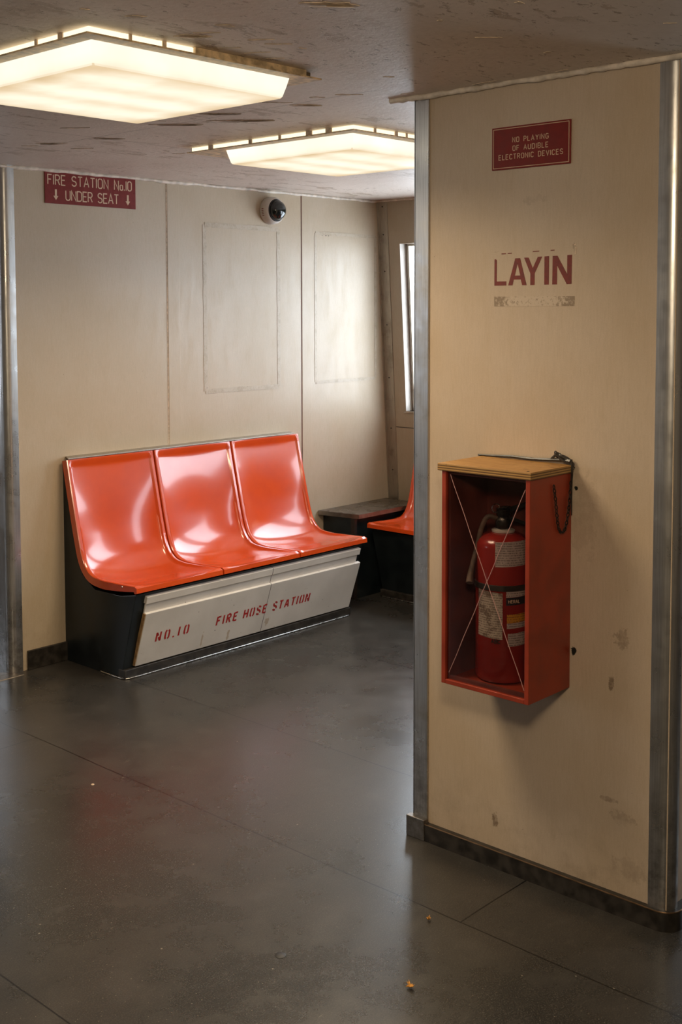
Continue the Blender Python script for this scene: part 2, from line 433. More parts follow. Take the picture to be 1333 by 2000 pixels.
# ---- stroke lettering: each glyph is (width, [polylines]) in a unit-high cell
def arc(cx, cy, rx, ry, a0, a1, n=9):
    return [(cx+rx*math.cos(math.radians(a0+(a1-a0)*i/n)), cy+ry*math.sin(math.radians(a0+(a1-a0)*i/n))) for i in range(n+1)]
def rr(w, r=.22):               # closed rounded oblong
    return (arc(w-r, 1-r, r, r, 90, 0, 5)+arc(w-r, r, r, r, 0, -90, 5)+arc(r, r, r, r, -90, -180, 5)+arc(r, 1-r, r, r, 180, 90, 5)+[(r, 1)])
GL = {
 'A': (.56, [[(0, 0), (.28, 1), (.56, 0)], [(.1, .33), (.46, .33)]]),
 'B': (.5, [[(0, 0), (0, 1), (.3, 1)]+arc(.3, .76, .2, .24, 90, -90)[1:]+[(0, .52)], [(.3, .52)]+arc(.28, .26, .22, .26, 90, -90)+[(0, 0)]]),
 'C': (.5, [arc(.26, .74, .25, .26, 15, 180)+arc(.26, .26, .25, .26, 180, 345)]),
 'D': (.5, [[(0, 0), (0, 1), (.25, 1)]+arc(.25, .75, .25, .25, 90, 0)[1:]+arc(.25, .25, .25, .25, 0, -90)+[(0, 0)]]),
 'E': (.44, [[(.44, 1), (0, 1), (0, 0), (.44, 0)], [(0, .52), (.38, .52)]]),
 'F': (.44, [[(.44, 1), (0, 1), (0, 0)], [(0, .52), (.36, .52)]]),
 'G': (.52, [arc(.26, .74, .25, .26, 20, 180)+arc(.26, .26, .25, .26, 180, 360)+[(.51, .45), (.3, .45)]]),
 'I': (.0, [[(0, 0), (0, 1)]]), '1': (.0, [[(0, 0), (0, 1)]]),
 'H': (.5, [[(0, 0), (0, 1)], [(.5, 0), (.5, 1)], [(0, .52), (.5, .52)]]),
 'L': (.42, [[(0, 1), (0, 0), (.42, 0)]]),
 'N': (.5, [[(0, 0), (0, 1), (.5, 0), (.5, 1)]]),
 'O': (.5, [rr(.5)]), '0': (.46, [rr(.46)]),
 'o': (.32, [[(x*.66, y*.55) for x, y in rr(.48)]]),
 'P': (.46, [[(0, 0), (0, 1), (.24, 1)]+arc(.24, .74, .22, .26, 90, -90)[1:]+[(0, .48)]]),
 'R': (.48, [[(0, 0), (0, 1), (.26, 1)]+arc(.26, .74, .22, .26, 90, -90)[1:]+[(0, .48)], [(.26, .48), (.48, 0)]]),
 'S': (.5, [arc(.25, .75, .24, .25, 20, 270)+arc(.25, .25, .25, .25, 90, -160)]),
 'T': (.5, [[(0, 1), (.5, 1)], [(.25, 1), (.25, 0)]]),
 'U': (.5, [[(0, 1), (0, .25)]+arc(.25, .25, .25, .25, 180, 360)+[(.5, 1)]]),
 'V': (.54, [[(0, 1), (.27, 0), (.54, 1)]]),
 'Y': (.54, [[(0, 1), (.27, .5), (.54, 1)], [(.27, .5), (.27, 0)]]),
 'K': (.48, [[(0, 0), (0, 1)], [(.48, 1), (0, .42)], [(.16, .62), (.48, 0)]]),
 '.': (.02, [[(0, -.02), (0, .1)]]), ' ': (.36, []),
}
ST = {  # stencil forms with bridges
 'N': (.46, [[(0, 0), (0, 1)], [(.03, .93), (.18, .6)], [(.25, .45), (.43, .06)], [(.46, 0), (.46, 1)]]),
 'O': (.44, [arc(.22, .75, .22, .25, 115, 180, 5)+arc(.22, .25, .22, .25, 180, 245, 5), arc(.22, .75, .22, .25, 65, 0, 5)+arc(.22, .25, .22, .25, 0, -65, 5)]),
 '.': (.04, [[(0, -.04), (0, .12)]]),
 '1': (.02, [[(0, 0), (0, 1)]]), 'I': (.02, [[(0, 0), (0, 1)]]),
 'F': (.40, [[(0, 0), (0, 1)], [(.08, .96), (.42, .96)], [(.08, .52), (.34, .52)]]),
 'E': (.40, [[(0, 0), (0, 1)], [(.08, .96), (.42, .96)], [(.08, .52), (.34, .52)], [(.08, .04), (.42, .04)]]),
 'R': (.44, [[(0, 0), (0, 1)], [(.09, .97)]+arc(.24, .75, .18, .22, 80, -80, 6)+[(.09, .5)], [(.22, .42), (.44, 0)]]),
 'H': (.46, [[(0, 0), (0, 1)], [(.46, 0), (.46, 1)], [(.09, .5), (.37, .5)]]),
 'S': (.44, [arc(.22, .75, .21, .23, 20, 110, 5), arc(.22, .75, .21, .23, 150, 235, 5)+arc(.22, .27, .22, .24, 60, -20, 5), arc(.22, .26, .22, .24, -60, -160, 5)]),
 'T': (.44, [[(0, .96), (.17, .96)], [(.27, .96), (.44, .96)], [(.22, 1), (.22, 0)]]),
 'A': (.50, [[(0, 0), (.20, .92)], [(.30, .92), (.50, 0)], [(.17, .3), (.33, .3)]]),
 ' ': (.36, []),
}
ST['0'] = ST['O']
def ribbon(poly, w):
    P = [Vector(p) for p in poly]
    closed = (P[0]-P[-1]).length < 1e-4 and len(P) > 3
    if closed: P = P[:-1]
    q = [P[0]]
    for p in P[1:]:
        if (p-q[-1]).length > 1e-4: q.append(p)
    P = q; N = len(P); L, R = [], []
    for i in range(N):
        a = P[i]-P[i-1] if (closed or i > 0) else P[1]-P[0]
        b = P[(i+1) % N]-P[i] if (closed or i < N-1) else a
        a = a.normalized(); b = b.normalized()
        na = Vector((-a.y, a.x)); nb = Vector((-b.y, b.x)); mm = na+nb
        if mm.length < .2: mm = na.copy()
        mm.normalize(); k = min(1/max(mm.dot(na), .35), 2.2)
        L.append(P[i]+mm*k*w/2); R.append(P[i]-mm*k*w/2)
    return L, R, closed
def letters(bm, text, place, h, stroke, gap=.2, aspect=1., font=GL, align='L', length=None, depth=.0006, slant=0):
    """place(u, v, d) -> 3-D point; u runs along the text, v up, d out of the surface"""
    wtot = sum(font[c][0]*aspect*h for c in text)+gap*h*(len(text)-1)
    if length: gap = gap+(length-wtot)/(h*(len(text)-1)); wtot = length
    u = {'L': 0, 'C': -wtot/2, 'R': -wtot}[align]
    sc = h-stroke
    for c in text:
        gw, pls = font[c]
        for pl in pls:
            pts = [(u+x*aspect*h+slant*y*h, stroke/2+y*sc) for x, y in pl]
            L, R, cl = ribbon(pts, stroke); n = len(L)
            f = [(bm.verts.new(place(a.x, a.y, depth)), bm.verts.new(place(b.x, b.y, depth)), bm.verts.new(place(a.x, a.y, 0)), bm.verts.new(place(b.x, b.y, 0))) for a, b in zip(L, R)]
            for i in range(n if cl else n-1):
                A, C = f[i], f[(i+1) % n]
                bm.faces.new((A[0], A[1], C[1], C[0])); bm.faces.new((A[2], C[2], C[3], A[3]))
                bm.faces.new((A[0], C[0], C[2], A[2])); bm.faces.new((A[1], A[3], C[3], C[1]))
            if not cl:
                for A in (f[0], f[-1]): bm.faces.new((A[0], A[1], A[3], A[2]))
        u += gw*aspect*h+gap*h
    return bm
def polys(bm, plist, place, depth=.0006):
    for pl in plist:
        a = [bm.verts.new(place(x, y, depth)) for x, y in pl]; b = [bm.verts.new(place(x, y, 0)) for x, y in pl]
        bm.faces.new(a); bm.faces.new(b[::-1])
        for i in range(len(a)): bm.faces.new((a[i], b[i], b[(i+1) % len(a)], a[(i+1) % len(a)]))
    return bm
def on_back(x0, z0): return lambda u, v, d: (x0+u, YW-.0045-d, z0+v)      # back wall plates, reading left to right
def on_face(y0, z0, off=0): return lambda u, v, d: (XF-off-d, y0-u, z0+v)  # pillar face

# ------------------------------------------------------------------ structure
bm = B(); box(bm, (FARX-.1, -3.1, -.08), (5.45, 7.0, 0)); struct('floor', bm, M_floor)
bm = B(); box(bm, (FARX-.1, -3.1, ZC), (5.45, 7.0, ZC+.08)); ceiling = struct('ceiling', bm, M_ceil)
bm = B(); box(bm, (2.735, YW, 0), (5.27, YW+.09, ZC)); wall_back = struct('wall_back', bm, M_wall)
# hull wall, leaning outwards to the floor, pierced by windows
TH = .075
def hull_piece(bm, y0, y1, z0, z1):
    hexa(bm, [(hullx(z0), y0, z0), (hullx(z0), y1, z0), (hullx(z1), y1, z1), (hullx(z1), y0, z1)],
         [(hullx(z0)+TH, y0, z0), (hullx(z0)+TH, y1, z0), (hullx(z1)+TH, y1, z1), (hullx(z1)+TH, y0, z1)])
bm = B()
hull_piece(bm, -3, YW, 0, WZ0); hull_piece(bm, -3, YW, WZ1, ZC)
edges = [YW]+[v for a, b in HULL_WINS for v in (b, a)]+[-3]
for i in range(0, len(edges), 2): hull_piece(bm, edges[i+1], edges[i], WZ0, WZ1)
struct('wall_hull', bm, M_hull)
# hull windows: frame, mullion, sill, pane
for i, (a, b) in enumerate(HULL_WINS):
    fo = .052
    def hp(y0, y1, z0, z1, x0, x1, bm):
        hexa(bm, [(hullx(z0)+x0, y0, z0), (hullx(z0)+x0, y1, z0), (hullx(z1)+x0, y1, z1), (hullx(z1)+x0, y0, z1)],
             [(hullx(z0)+x1, y0, z0), (hullx(z0)+x1, y1, z0), (hullx(z1)+x1, y1, z1), (hullx(z1)+x1, y0, z1)])
    bm = B()
    for (y0, y1, z0, z1) in ((a, b, WZ0, WZ0+.012), (a, b, WZ1-.012, WZ1), (a, a+.010, WZ0, WZ1), (b-.008, b, WZ0, WZ1)):
        hp(y0, y1, z0, z1, fo, fo+.03, bm)
    fr = struct('window_%d' % (i+1), bm, M_alum, bevel=.002)
    bm = B(); hp(b-.026, b-.014, WZ0+.012, WZ1-.012, fo-.006, fo+.028, bm); link('mullion', bm, M_alum, fr)
    bm = B(); hp(a+.010, b-.008, WZ0+.012, WZ1-.012, fo+.012, fo+.016, bm); link('pane', bm, M_glass, fr)
    bm = B(); hp(a-.01, b+.01, WZ0-.012, WZ0, -.008, fo, bm); link('sill', bm, M_alum, fr, bevel=.002)
    bm = B(); hp(b-.003, b, WZ0, WZ1, -.002, fo, bm); hp(a, a+.003, WZ0, WZ1, -.002, fo, bm); link('reveal', bm, M_white, fr)
# angle strip in the corner of back wall and hull, with screws
bm = B(); hexa(bm, [(hullx(0)-.004, 4.252, 0), (hullx(0)-.004, 4.318, 0), (hullx(ZC)-.004, 4.318, ZC), (hullx(ZC)-.004, 4.252, ZC)],
     [(hullx(0), 4.252, 0), (hullx(0), 4.318, 0), (hullx(ZC), 4.318, ZC), (hullx(ZC), 4.252, ZC)])
hexa(bm, [(hullx(0)-.014, 4.315, 0), (hullx(0), 4.315, 0), (hullx(ZC), 4.315, ZC), (hullx(ZC)-.014, 4.315, ZC)],
     [(hullx(0)-.014, 4.32, 0), (hullx(0), 4.32, 0), (hullx(ZC), 4.32, ZC), (hullx(ZC)-.014, 4.32, ZC)])
tr = struct('trim_1', bm, M_alum, bevel=.001)
for z in (.62, .86, 1.15, 1.45, 1.75, 1.955, 2.11):
    bm = B(); x = hullx(z)-.0045
    lathe(bm, [(.0015, -.001), (.0045, -.001), (.0035, .0016), (.001, .002)], 10, (0, 0, 0), 'Z')
    bmesh.ops.rotate(bm, verts=bm.verts, cent=(0, 0, 0), matrix=Matrix.Rotation(-PI/2, 3, 'Y'))
    bmesh.ops.translate(bm, verts=bm.verts, vec=(x, 4.285, z)); link('screw', bm, M_black, tr)
# hull seam line under the windows
bm = B(); hexa(bm, [(hullx(.868)-.001, -3, .868), (hullx(.868)-.001, 4.25, .868), (hullx(.872)-.001, 4.25, .872), (hullx(.872)-.001, -3, .872)],
     [(hullx(.868)+.001, -3, .868), (hullx(.868)+.001, 4.25, .868), (hullx(.872)+.001, 4.25, .872), (hullx(.872)+.001, -3, .872)])
struct('trim_2', bm, M_black)
# battens on the back wall
bm = B(); box(bm, (3.590, YW-.003, .0), (3.662, YW, ZC)); struct('trim_3', bm, M_wall, bevel=.001)
bm = B(); box(bm, (3.584, YW-.0012, .0), (3.590, YW, ZC)); struct('trim_4', bm, M_exposed)
bm = B(); box(bm, (4.501, YW-.003, .0), (4.572, YW, ZC)); struct('trim_5', bm, M_wall, bevel=.001)
bm = B(); box(bm, (4.4955, YW-.0012, .0), (4.501, YW, ZC)); struct('trim_6', bm, simple('dark_panel_joint', (.16, .07, .05), .6))
# painted-over outlines of removed frames
def trace(name, x0, x1, z0, z1, w_):
    bm = B(); r = random.Random(x0)
    def strip(a, b, vert):
        n = 26; q = []
        for i in range(n+1):
            t = a+(b-a)*i/n; q.append((t, w_*(.75+.25*r.random())))
        return q
    for (fix, a, b, vert) in ((x0, z0, z1, 1), (x1, z0, z1, 1), (z0, x0, x1, 0), (z1, x0, x1, 0)):
        q = strip(a, b, vert); vs_ = []
        for t, ww in q:
            if vert: vs_.append((bm.verts.new((fix-ww/2, YW-.0014, t)), bm.verts.new((fix+ww/2, YW-.0014, t)), bm.verts.new((fix+ww/2, YW+.001, t)), bm.verts.new((fix-ww/2, YW+.001, t))))
            else: vs_.append((bm.verts.new((t, YW-.0018, fix-ww/2)), bm.verts.new((t, YW-.0018, fix+ww/2)), bm.verts.new((t, YW+.001, fix+ww/2)), bm.verts.new((t, YW+.001, fix-ww/2))))
        for A, C in zip(vs_, vs_[1:]):
            for k in range(4): bm.faces.new((A[k], A[(k+1) % 4], C[(k+1) % 4], C[k]))
        bm.faces.new(vs_[0]); bm.faces.new(vs_[-1][::-1])
    return link(name, bm, M_trace, wall_back)
trace('frame_outline', 3.823, 4.328, 1.143, 1.950, .026)
trace('frame_outline', 4.607, 5.100, 1.150, 1.943, .020)
for (x, z) in ((4.66, 1.936), (4.69, 1.934), (4.71, 1.934), (3.83, 1.95), (3.83, 1.16)):
    bm = B(); lathe(bm, [(.0005, -.001), (.0035, -.001), (.0035, .0012), (.0005, .0016)], 8, (x, YW, z), 'Y'); link('screw_hole', bm, M_black, wall_back)
# steel corner post at the left end of the back wall (rounded, returns along the passage)
def corner_post(name, x0, x1, y0, ydir, r=.035, depth=.10, z0=0, z1=ZC, mat=None):
    # L section with rounded outer corner, face towards -y at y0, corner at (x0,y0)
    pts = [(x1, y0)]+[(x0+r+r*math.cos(a), y0+r+r*math.sin(a)) for a in [(-PI/2)-PI/2*i/8 for i in range(9)]]+[(x0, y0+depth)]
    inner = [(x0+.004, y0+depth)]+[(x0+r+(r-.004)*math.cos(a), y0+r+(r-.004)*math.sin(a)) for a in [(-PI)+PI/2*i/8 for i in range(9)]]+[(x1, y0+.004)]
    P = pts+inner
    bm = B(); a = [bm.verts.new((x, y, z0)) for x, y in P]; b = [bm.verts.new((x, y, z1)) for x, y in P]; n = len(P); h = len(pts)
    for i in range(n): bm.faces.new((a[i], a[(i+1) % n], b[(i+1) % n], b[i]))
    for i in range(h-1):
        j = n-1-i
        bm.faces.new((a[i], a[i+1], a[j-1], a[j])); bm.faces.new((b[i], b[j], b[j-1], b[i+1]))
    return struct(name, bm, mat or M_steel, smooth=35)
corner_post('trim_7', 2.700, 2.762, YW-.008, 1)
bm = B(); box(bm, (2.703, YW+.092, 0), (2.735, 6.9, ZC)); box(bm, (2.704, YW+.03, 0), (2.735, YW+.092, ZC)); struct('wall_passage', bm, M_wall)
bm = B(); box(bm, (2.696, YW+.085, 0), (2.703, YW+.30, ZC)); struct('trim_8', bm, M_steel)
# threshold plate at the passage
bm = B(); hexa(bm, [(1.9, 4.268, 0), (2.74, 4.268, 0), (2.69, 4.36, 0), (1.9, 4.36, 0)], [(1.9, 4.27, .003), (2.735, 4.27, .003), (2.69, 4.36, .003), (1.9, 4.36, .003)])
struct('trim_9', bm, steel_mat('worn_threshold_plate', (.30, .26, .22), .42, .6))
# skirting under the back wall
bm = B(); box(bm, (2.786, YW-.013, 0), (5.2, YW, .084)); struct('baseboard_back', bm, M_rubber, bevel=.003)
# pillar
PX1 = 3.35
bm = B(); box(bm, (XF, 1.32, 0), (PX1, 2.112, ZC)); pillar = struct('wall_pillar', bm, M_pillar)
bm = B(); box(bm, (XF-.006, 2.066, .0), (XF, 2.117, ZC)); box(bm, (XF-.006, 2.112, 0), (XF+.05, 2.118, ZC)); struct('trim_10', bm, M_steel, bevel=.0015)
def round_post():
    r = .036; x0 = XF-.007; y0 = 1.308; r_in = r-.004
    pts = [(x0, 1.367)]+[(x0+r-r*math.cos(a), y0+r-r*math.sin(a)) for a in [PI/2*i/10 for i in range(11)]]+[(x0+r+.006, y0)]
    inn = [(x0+r+.006, y0+.012)]+[(x0+r-(r-.012)*math.cos(a), y0+r-(r-.012)*math.sin(a)) for a in [PI/2-PI/2*i/10 for i in range(11)]]+[(x0+.008, 1.367)]
    P = pts+inn; n = len(P); h = len(pts); bm = B()
    a = [bm.verts.new((x, y, 0)) for x, y in P]; b = [bm.verts.new((x, y, ZC)) for x, y in P]
    for i in range(n): bm.faces.new((a[i], a[(i+1) % n], b[(i+1) % n], b[i]))
    for i in range(h-1):
        j = n-1-i; bm.faces.new((a[i], a[i+1], a[j-1], a[j])); bm.faces.new((b[i], b[j], b[j-1], b[i+1]))
    struct('trim_11', bm, M_steel, smooth=35)
round_post()
bm = B(); box(bm, (PX1-.06, 1.308, 0), (PX1+.006, 1.32, ZC)); struct('trim_12', bm, M_steel)
# pillar baseboard: wraps the face and the rounded corner
def skirt(name, th, z1, mat, xs=0):
    r = .05; x0 = XF-.007-th; y0 = 1.308-th
    out = [(x0, 2.066)]+[(x0, y0+r)]+[(x0+r-r*math.cos(a), y0+r-r*math.sin(a)) for a in [PI/2*i/10 for i in range(1, 11)]]+[(PX1, y0)]
    inn = [(PX1, 1.32)]+[(x0+r, y0+r)]*11+[(XF, 2.066)]
    bm = B(); n = len(out)
    inn = [(XF+.02, 2.066), (XF+.02, y0+r)]+[(XF+.02+.02*i/10, y0+r-.0-.02*i/10) for i in range(1, 11)]+[(PX1, 1.325)]
    for i in range(n-1):
        (ax, ay), (bx, by) = out[i], out[i+1]; (cx_, cy_), (dx, dy) = inn[i+1], inn[i]
        lo = [bm.verts.new((x, y, 0)) for x, y in ((ax, ay), (bx, by), (cx_, cy_), (dx, dy))]
        hi = [bm.verts.new((x, y, z1)) for x, y in ((ax, ay), (bx, by), (cx_, cy_), (dx, dy))]
        bm.faces.new(hi); bm.faces.new((lo[0], lo[1], hi[1], hi[0]))
    bmesh.ops.remove_doubles(bm, verts=bm.verts, dist=.0001)
    return struct(name, bm, mat, smooth=35)
sk = skirt('baseboard_pillar', .016, .048, M_rubber)
bead = [(XF-.023, 2.066, .0485), (XF-.023, 1.335, .0485)]
r = .05; x0 = XF-.023; y0 = 1.292
bead = [(x0+.002, 2.066, .0485)]+[(x0+.002, 1.9-.1*i, .0485) for i in range(6)]+[(x0+r-(r-.002)*math.cos(a), y0+r-(r-.002)*math.sin(a), .0485) for a in [PI/2*i/10 for i in range(11)]]+[(2.8, y0+.002, .0485), (PX1, y0+.002, .0485)]
bm = B(); tube(bm, bead, .0022, 6); link('edge_bead', bm, simple('worn_brass_edge', (.35, .22, .12), .35, 1, .2), sk, smooth=60)
bm = B(); box(bm, (XF-.026, 2.062, 0), (XF-.004, 2.128, .062)); struct('trim_13', bm, steel_mat('scuffed_corner_cap', (.34, .33, .32), .4, .8), bevel=.002)
# caulk beads along the ceiling
def bead_tube(name, a, b, rad, seed, mat=M_bead):
    rnd = random.Random(seed); n = 60; a = Vector(a); b = Vector(b)
    pts = [a+(b-a)*i/n+Vector((rnd.uniform(-1, 1)*.0015, rnd.uniform(-1, 1)*.0015, rnd.uniform(-1, 1)*.002)) for i in range(n+1)]
    rs = [rad*(.75+.5*rnd.random()) for _ in range(n+1)]
    bm = B(); tube(bm, pts, rad, 8, rfun=lambda t: rs[int(round(t*n))]); return struct(name, bm, mat, smooth=70)
bead_tube('trim_14', (2.70, YW-.003, ZC-.006), (5.11, YW-.003, ZC-.006), .0085, 3)
bead_tube('trim_15', (XF-.012, 2.20, ZC-.005), (XF-.010, 1.25, ZC-.005), .0085, 5)
bead_tube('trim_16', (hullx(ZC)-.003, YW, ZC-.004), (hullx(ZC)-.003, -2.9, ZC-.004), .006, 6)
# rest of the cabin, open to the daylight
def wall_with_windows(name, axis, pos, th, lo, hi, wins, z0, z1):
    bm = B()
    def bx(a, b, za, zb):
        if axis == 'x': box(bm, (pos, a, za), (pos+th, b, zb))
        else: box(bm, (a, pos, za), (b, pos+th, zb))
    bx(lo, hi, 0, z0); bx(lo, hi, z1, ZC)
    e = [lo]+[v for w_ in wins for v in w_]+[hi]
    for i in range(0, len(e), 2): bx(e[i], e[i+1], z0, z1)
    return struct(name, bm, M_wall)
wall_with_windows('wall_far', 'x', FARX-.08, .08, -3, 6.9, FAR_WINS, 1.1, 1.8)
wall_with_windows('wall_end', 'y', 6.9, .08, FARX, 5.4, END_WINS, 1.1, 1.8)
bm = B(); box(bm, (FARX, -3.08, 0), (5.4, -3.0, ZC)); struct('wall_rear', bm, M_wall)

# peeled places on the ceiling: bare patch and the curled paint at its edge
def peel(x, y, L, W, rot, seed, curl=True):
    rnd = random.Random(seed); n = 26; bm = B(); vsn = []; ph = [rnd.uniform(0, 6.28) for _ in range(4)]
    for k in range(n):
        a = 2*PI*k/n; q = .62+.20*math.sin(2*a+ph[0])+.16*math.sin(3*a+ph[1])+.12*math.sin(5*a+ph[2])+.22*rnd.random()
        px, py = L*.55*math.cos(a)*q, W*.6*math.sin(a)*q+.12*W*math.sin(3*math.cos(a)+ph[3])
        vsn.append((x+px*math.cos(rot)-py*math.sin(rot), y+px*math.sin(rot)+py*math.cos(rot)))
    top = [bm.verts.new((a, b, ZC+.001)) for a, b in vsn]; bot = [bm.verts.new((a, b, ZC-.0012)) for a, b in vsn]
    bm.faces.new(bot)
    for i in range(n): bm.faces.new((top[i], top[(i+1) % n], bot[(i+1) % n], bot[i]))
    link('bare_patch', bm, M_exposed, ceiling)
    if curl:
        bm = B(); rows = []
        m_ = 9
        for i in range(m_+1):
            t = -1+2*i/m_; wv = (1-t*t)**.5*W*.55*(.6+.5*rnd.random()); row = []
            for j in range(5):
                s = j/4; off = W*.35-wv*s*.8; dz = -.0015-wv*.22*s*s
                px = t*L*.46; py = off
                row.append(bm.verts.new((x+px*math.cos(rot)-py*math.sin(rot), y+px*math.sin(rot)+py*math.cos(rot), ZC+dz)))
            rows.append(row)
        for A, C in zip(rows, rows[1:]):
            for j in range(4): bm.faces.new((A[j], A[j+1], C[j+1], C[j]))
        o = link('paint_curl', bm, M_flake, ceiling, smooth=60)
        sm = o.modifiers.new('thickness', 'SOLIDIFY'); sm.thickness = .0006
PEELS = [(1.753, 1.595, .10, .045, -.75), (1.739, 2.0, .085, .028, -.8), (1.742, 1.955, .05, .012, -.8), (1.437, 1.977, .02, .012, -.6), (1.544, 1.95, .05, .016, -.6),
 (1.726, 1.878, .05, .02, -.7), (1.876, 2.03, .05, .005, -.8), (1.955, 2.02, .06, .006, -1.0), (2.03, 2.035, .05, .006, -.9),
 (1.87, 1.92, .07, .010, -.9), (1.93, 1.92, .06, .010, -.7), (1.997, 1.913, .02, .012, 0), (2.536, 2.984, .16, .03, -.8), (2.63, 2.769, .20, .035, -.9),
 (2.237, 2.771, .12, .014, -.9), (2.498, 3.651, .10, .03, -.8), (2.484, 3.761, .06, .02, -.6), (2.347, 3.282, .09, .02, -.9), (3.01, 3.544, .07, .02, -.8),
 (2.56, 2.432, .10, .022, -.8), (2.485, 2.73, .14, .025, -.8), (2.563, 3.403, .12, .022, -.7), (2.0, 1.324, .025, .014, -.6), (2.008, 1.524, .018, .012, -.6),
 (2.21, 1.537, .055, .008, -.8), (2.431, 1.531, .02, .012, -.6), (2.365, 1.19, .03, .006, -.8), (2.399, 1.987, .03, .012, -.8), (2.518, 2.234, .09, .02, -.7),
 (2.658, 3.687, .09, .018, -.8), (2.487, 2.323, .05, .016, -.8), (2.465, 2.466, .08, .016, -.8), (2.62, 2.10, .05, .012, -1.4), (2.635, 1.85, .10, .006, -1.57), (2.64, 1.62, .04, .006, -1.57)]
for i, p in enumerate(PEELS): peel(*p, seed=i+1, curl=(p[3] > .021))

# ------------------------------------------------------------------ painted lettering on the pillar
# LAYIN, bold, drawn as outlines on a 1.0 x .358 field
Wd = .2385
def sc_(pl): return [((x-170)/963*Wd, (745-y)/345*.0725) for x, y in pl]
LAY = [
 [(170, 410), (185, 405), (200, 420), (200, 692), (325, 692), (325, 745), (170, 745)],
 [(438, 403), (468, 403), (468, 470), (433, 622), (420, 672), (405, 745), (350, 745)], [(468, 403), (500, 403), (583, 745), (528, 745), (510, 672), (503, 622), (468, 470)], [(433, 622), (503, 622), (510, 672), (420, 672)],
 [(550, 400), (606, 400), (659, 535), (720, 397), (775, 393), (683, 600), (683, 745), (630, 745), (630, 600)],
 [(803, 393), (858, 390), (858, 743), (803, 743)],
 [(903, 390), (960, 390), (1078, 620), (1078, 387), (1134, 385), (1130, 740), (1075, 743), (957, 510), (957, 743), (900, 743)],
]
LAY_D = [[(262, 335), (318, 335), (316, 346), (260, 347)], [(340, 333), (393, 332), (390, 343), (342, 344)], [(660, 321), (738, 319), (736, 330), (656, 332)], [(878, 317), (925, 315), (922, 326), (876, 327)]]
bm = B()
polys(bm, [sc_(p) for p in LAY+LAY_D], on_face(1.8455, 1.6065))
link('painted_lettering', bm, M_redpaint, pillar)
bm = B(); polys(bm, [[(0, 0), (.2475, 0), (.2475, .026), (.0, .0265)]], on_face(1.8455, 1.5505), .0005); link('tape_residue', bm, M_resid, pillar)
bm = B(); polys(bm, [[(.2465, .078), (.2505, .076), (.2515, .094), (.247, .096)], [(0, .089), (.012, .092), (.014, .0935), (.001, .0925)], [(.245, .099), (.251, .101), (.25, .104), (.244, .101)]], on_face(1.8455, 1.6065), .0005)
link('glue_smear', bm, M_exposed, pillar)

# ------------------------------------------------------------------ signs
s1 = thing('wall_sign', 'maroon sign reading FIRE STATION No.10 UNDER SEAT high on the back wall', 'sign', (3.16, YW, 2.0))
def pp(bm_, s): bmesh.ops.translate(bm_, verts=bm_.verts, vec=-Vector(s.location)); return bm_
bm = B(); box(bm, (2.917, YW-.0045, 1.999), (3.404, YW, 2.139)); link('plate', pp(bm, s1), M_maroon, s1, bevel=.0008)
bm = B()
letters(bm, 'FIRE STATION No.10', on_back(2.932, 2.0775), .046, .0048, .21, .98, length=.448)
letters(bm, 'UNDER SEAT', on_back(3.023, 2.014), .046, .0048, .21, .98, length=.283)
link('lettering', pp(bm, s1), M_tan, s1)
for x in (2.972, 3.359):
    bm = B(); P = on_back(x, 2.014)
    polys(bm, [[(-.005, .046), (-.005, .018), (-.0125, .018), (0, 0), (.0125, .018), (.005, .018), (.005, .046)]], P); link('arrow', pp(bm, s1), M_tan, s1)
for x in (2.926, 3.395):
    bm = B(); lathe(bm, [(.0005, 0), (.003, 0), (.0025, .001), (.0005, .0014)], 10, (x, YW-.0045, 2.07), 'Y'); link('screw', pp(bm, s1), M_maroon, s1)
s2 = thing('wall_sign', 'maroon sign reading NO PLAYING OF AUDIBLE ELECTRONIC DEVICES above LAYIN on the pillar', 'sign', (XF, 1.733, 1.915))
bm = B(); box(bm, (XF-.004, 1.612, 1.9145), (XF, 1.8535, 2.027)); link('plate', pp(bm, s2), M_maroon, s2, bevel=.0008)
F = on_face(1.8535, 1.9145, .004); bm = B(); i_, w_, W_, H_ = .004, .0017, .2415, .1125
polys(bm, [[(i_, i_), (W_-i_, i_), (W_-i_, i_+w_), (i_, i_+w_)], [(i_, H_-i_-w_), (W_-i_, H_-i_-w_), (W_-i_, H_-i_), (i_, H_-i_)],
           [(i_, i_+w_), (i_+w_, i_+w_), (i_+w_, H_-i_-w_), (i_, H_-i_-w_)], [(W_-i_-w_, i_+w_), (W_-i_, i_+w_), (W_-i_, H_-i_-w_), (W_-i_-w_, H_-i_-w_)]], F, .0005)
link('border', pp(bm, s2), M_tan, s2)
bm = B()
for txt, v, ln in (('NO PLAYING', .0690, .110), ('OF AUDIBLE', .0470, .108), ('ELECTRONIC DEVICES', .0255, .196)):
    letters(bm, txt, on_face(1.8535-.1208, 1.9145+v, .004),   .0145, .0019, .22, 1.05, align='C', length=ln)
link('lettering', pp(bm, s2), M_tan, s2)

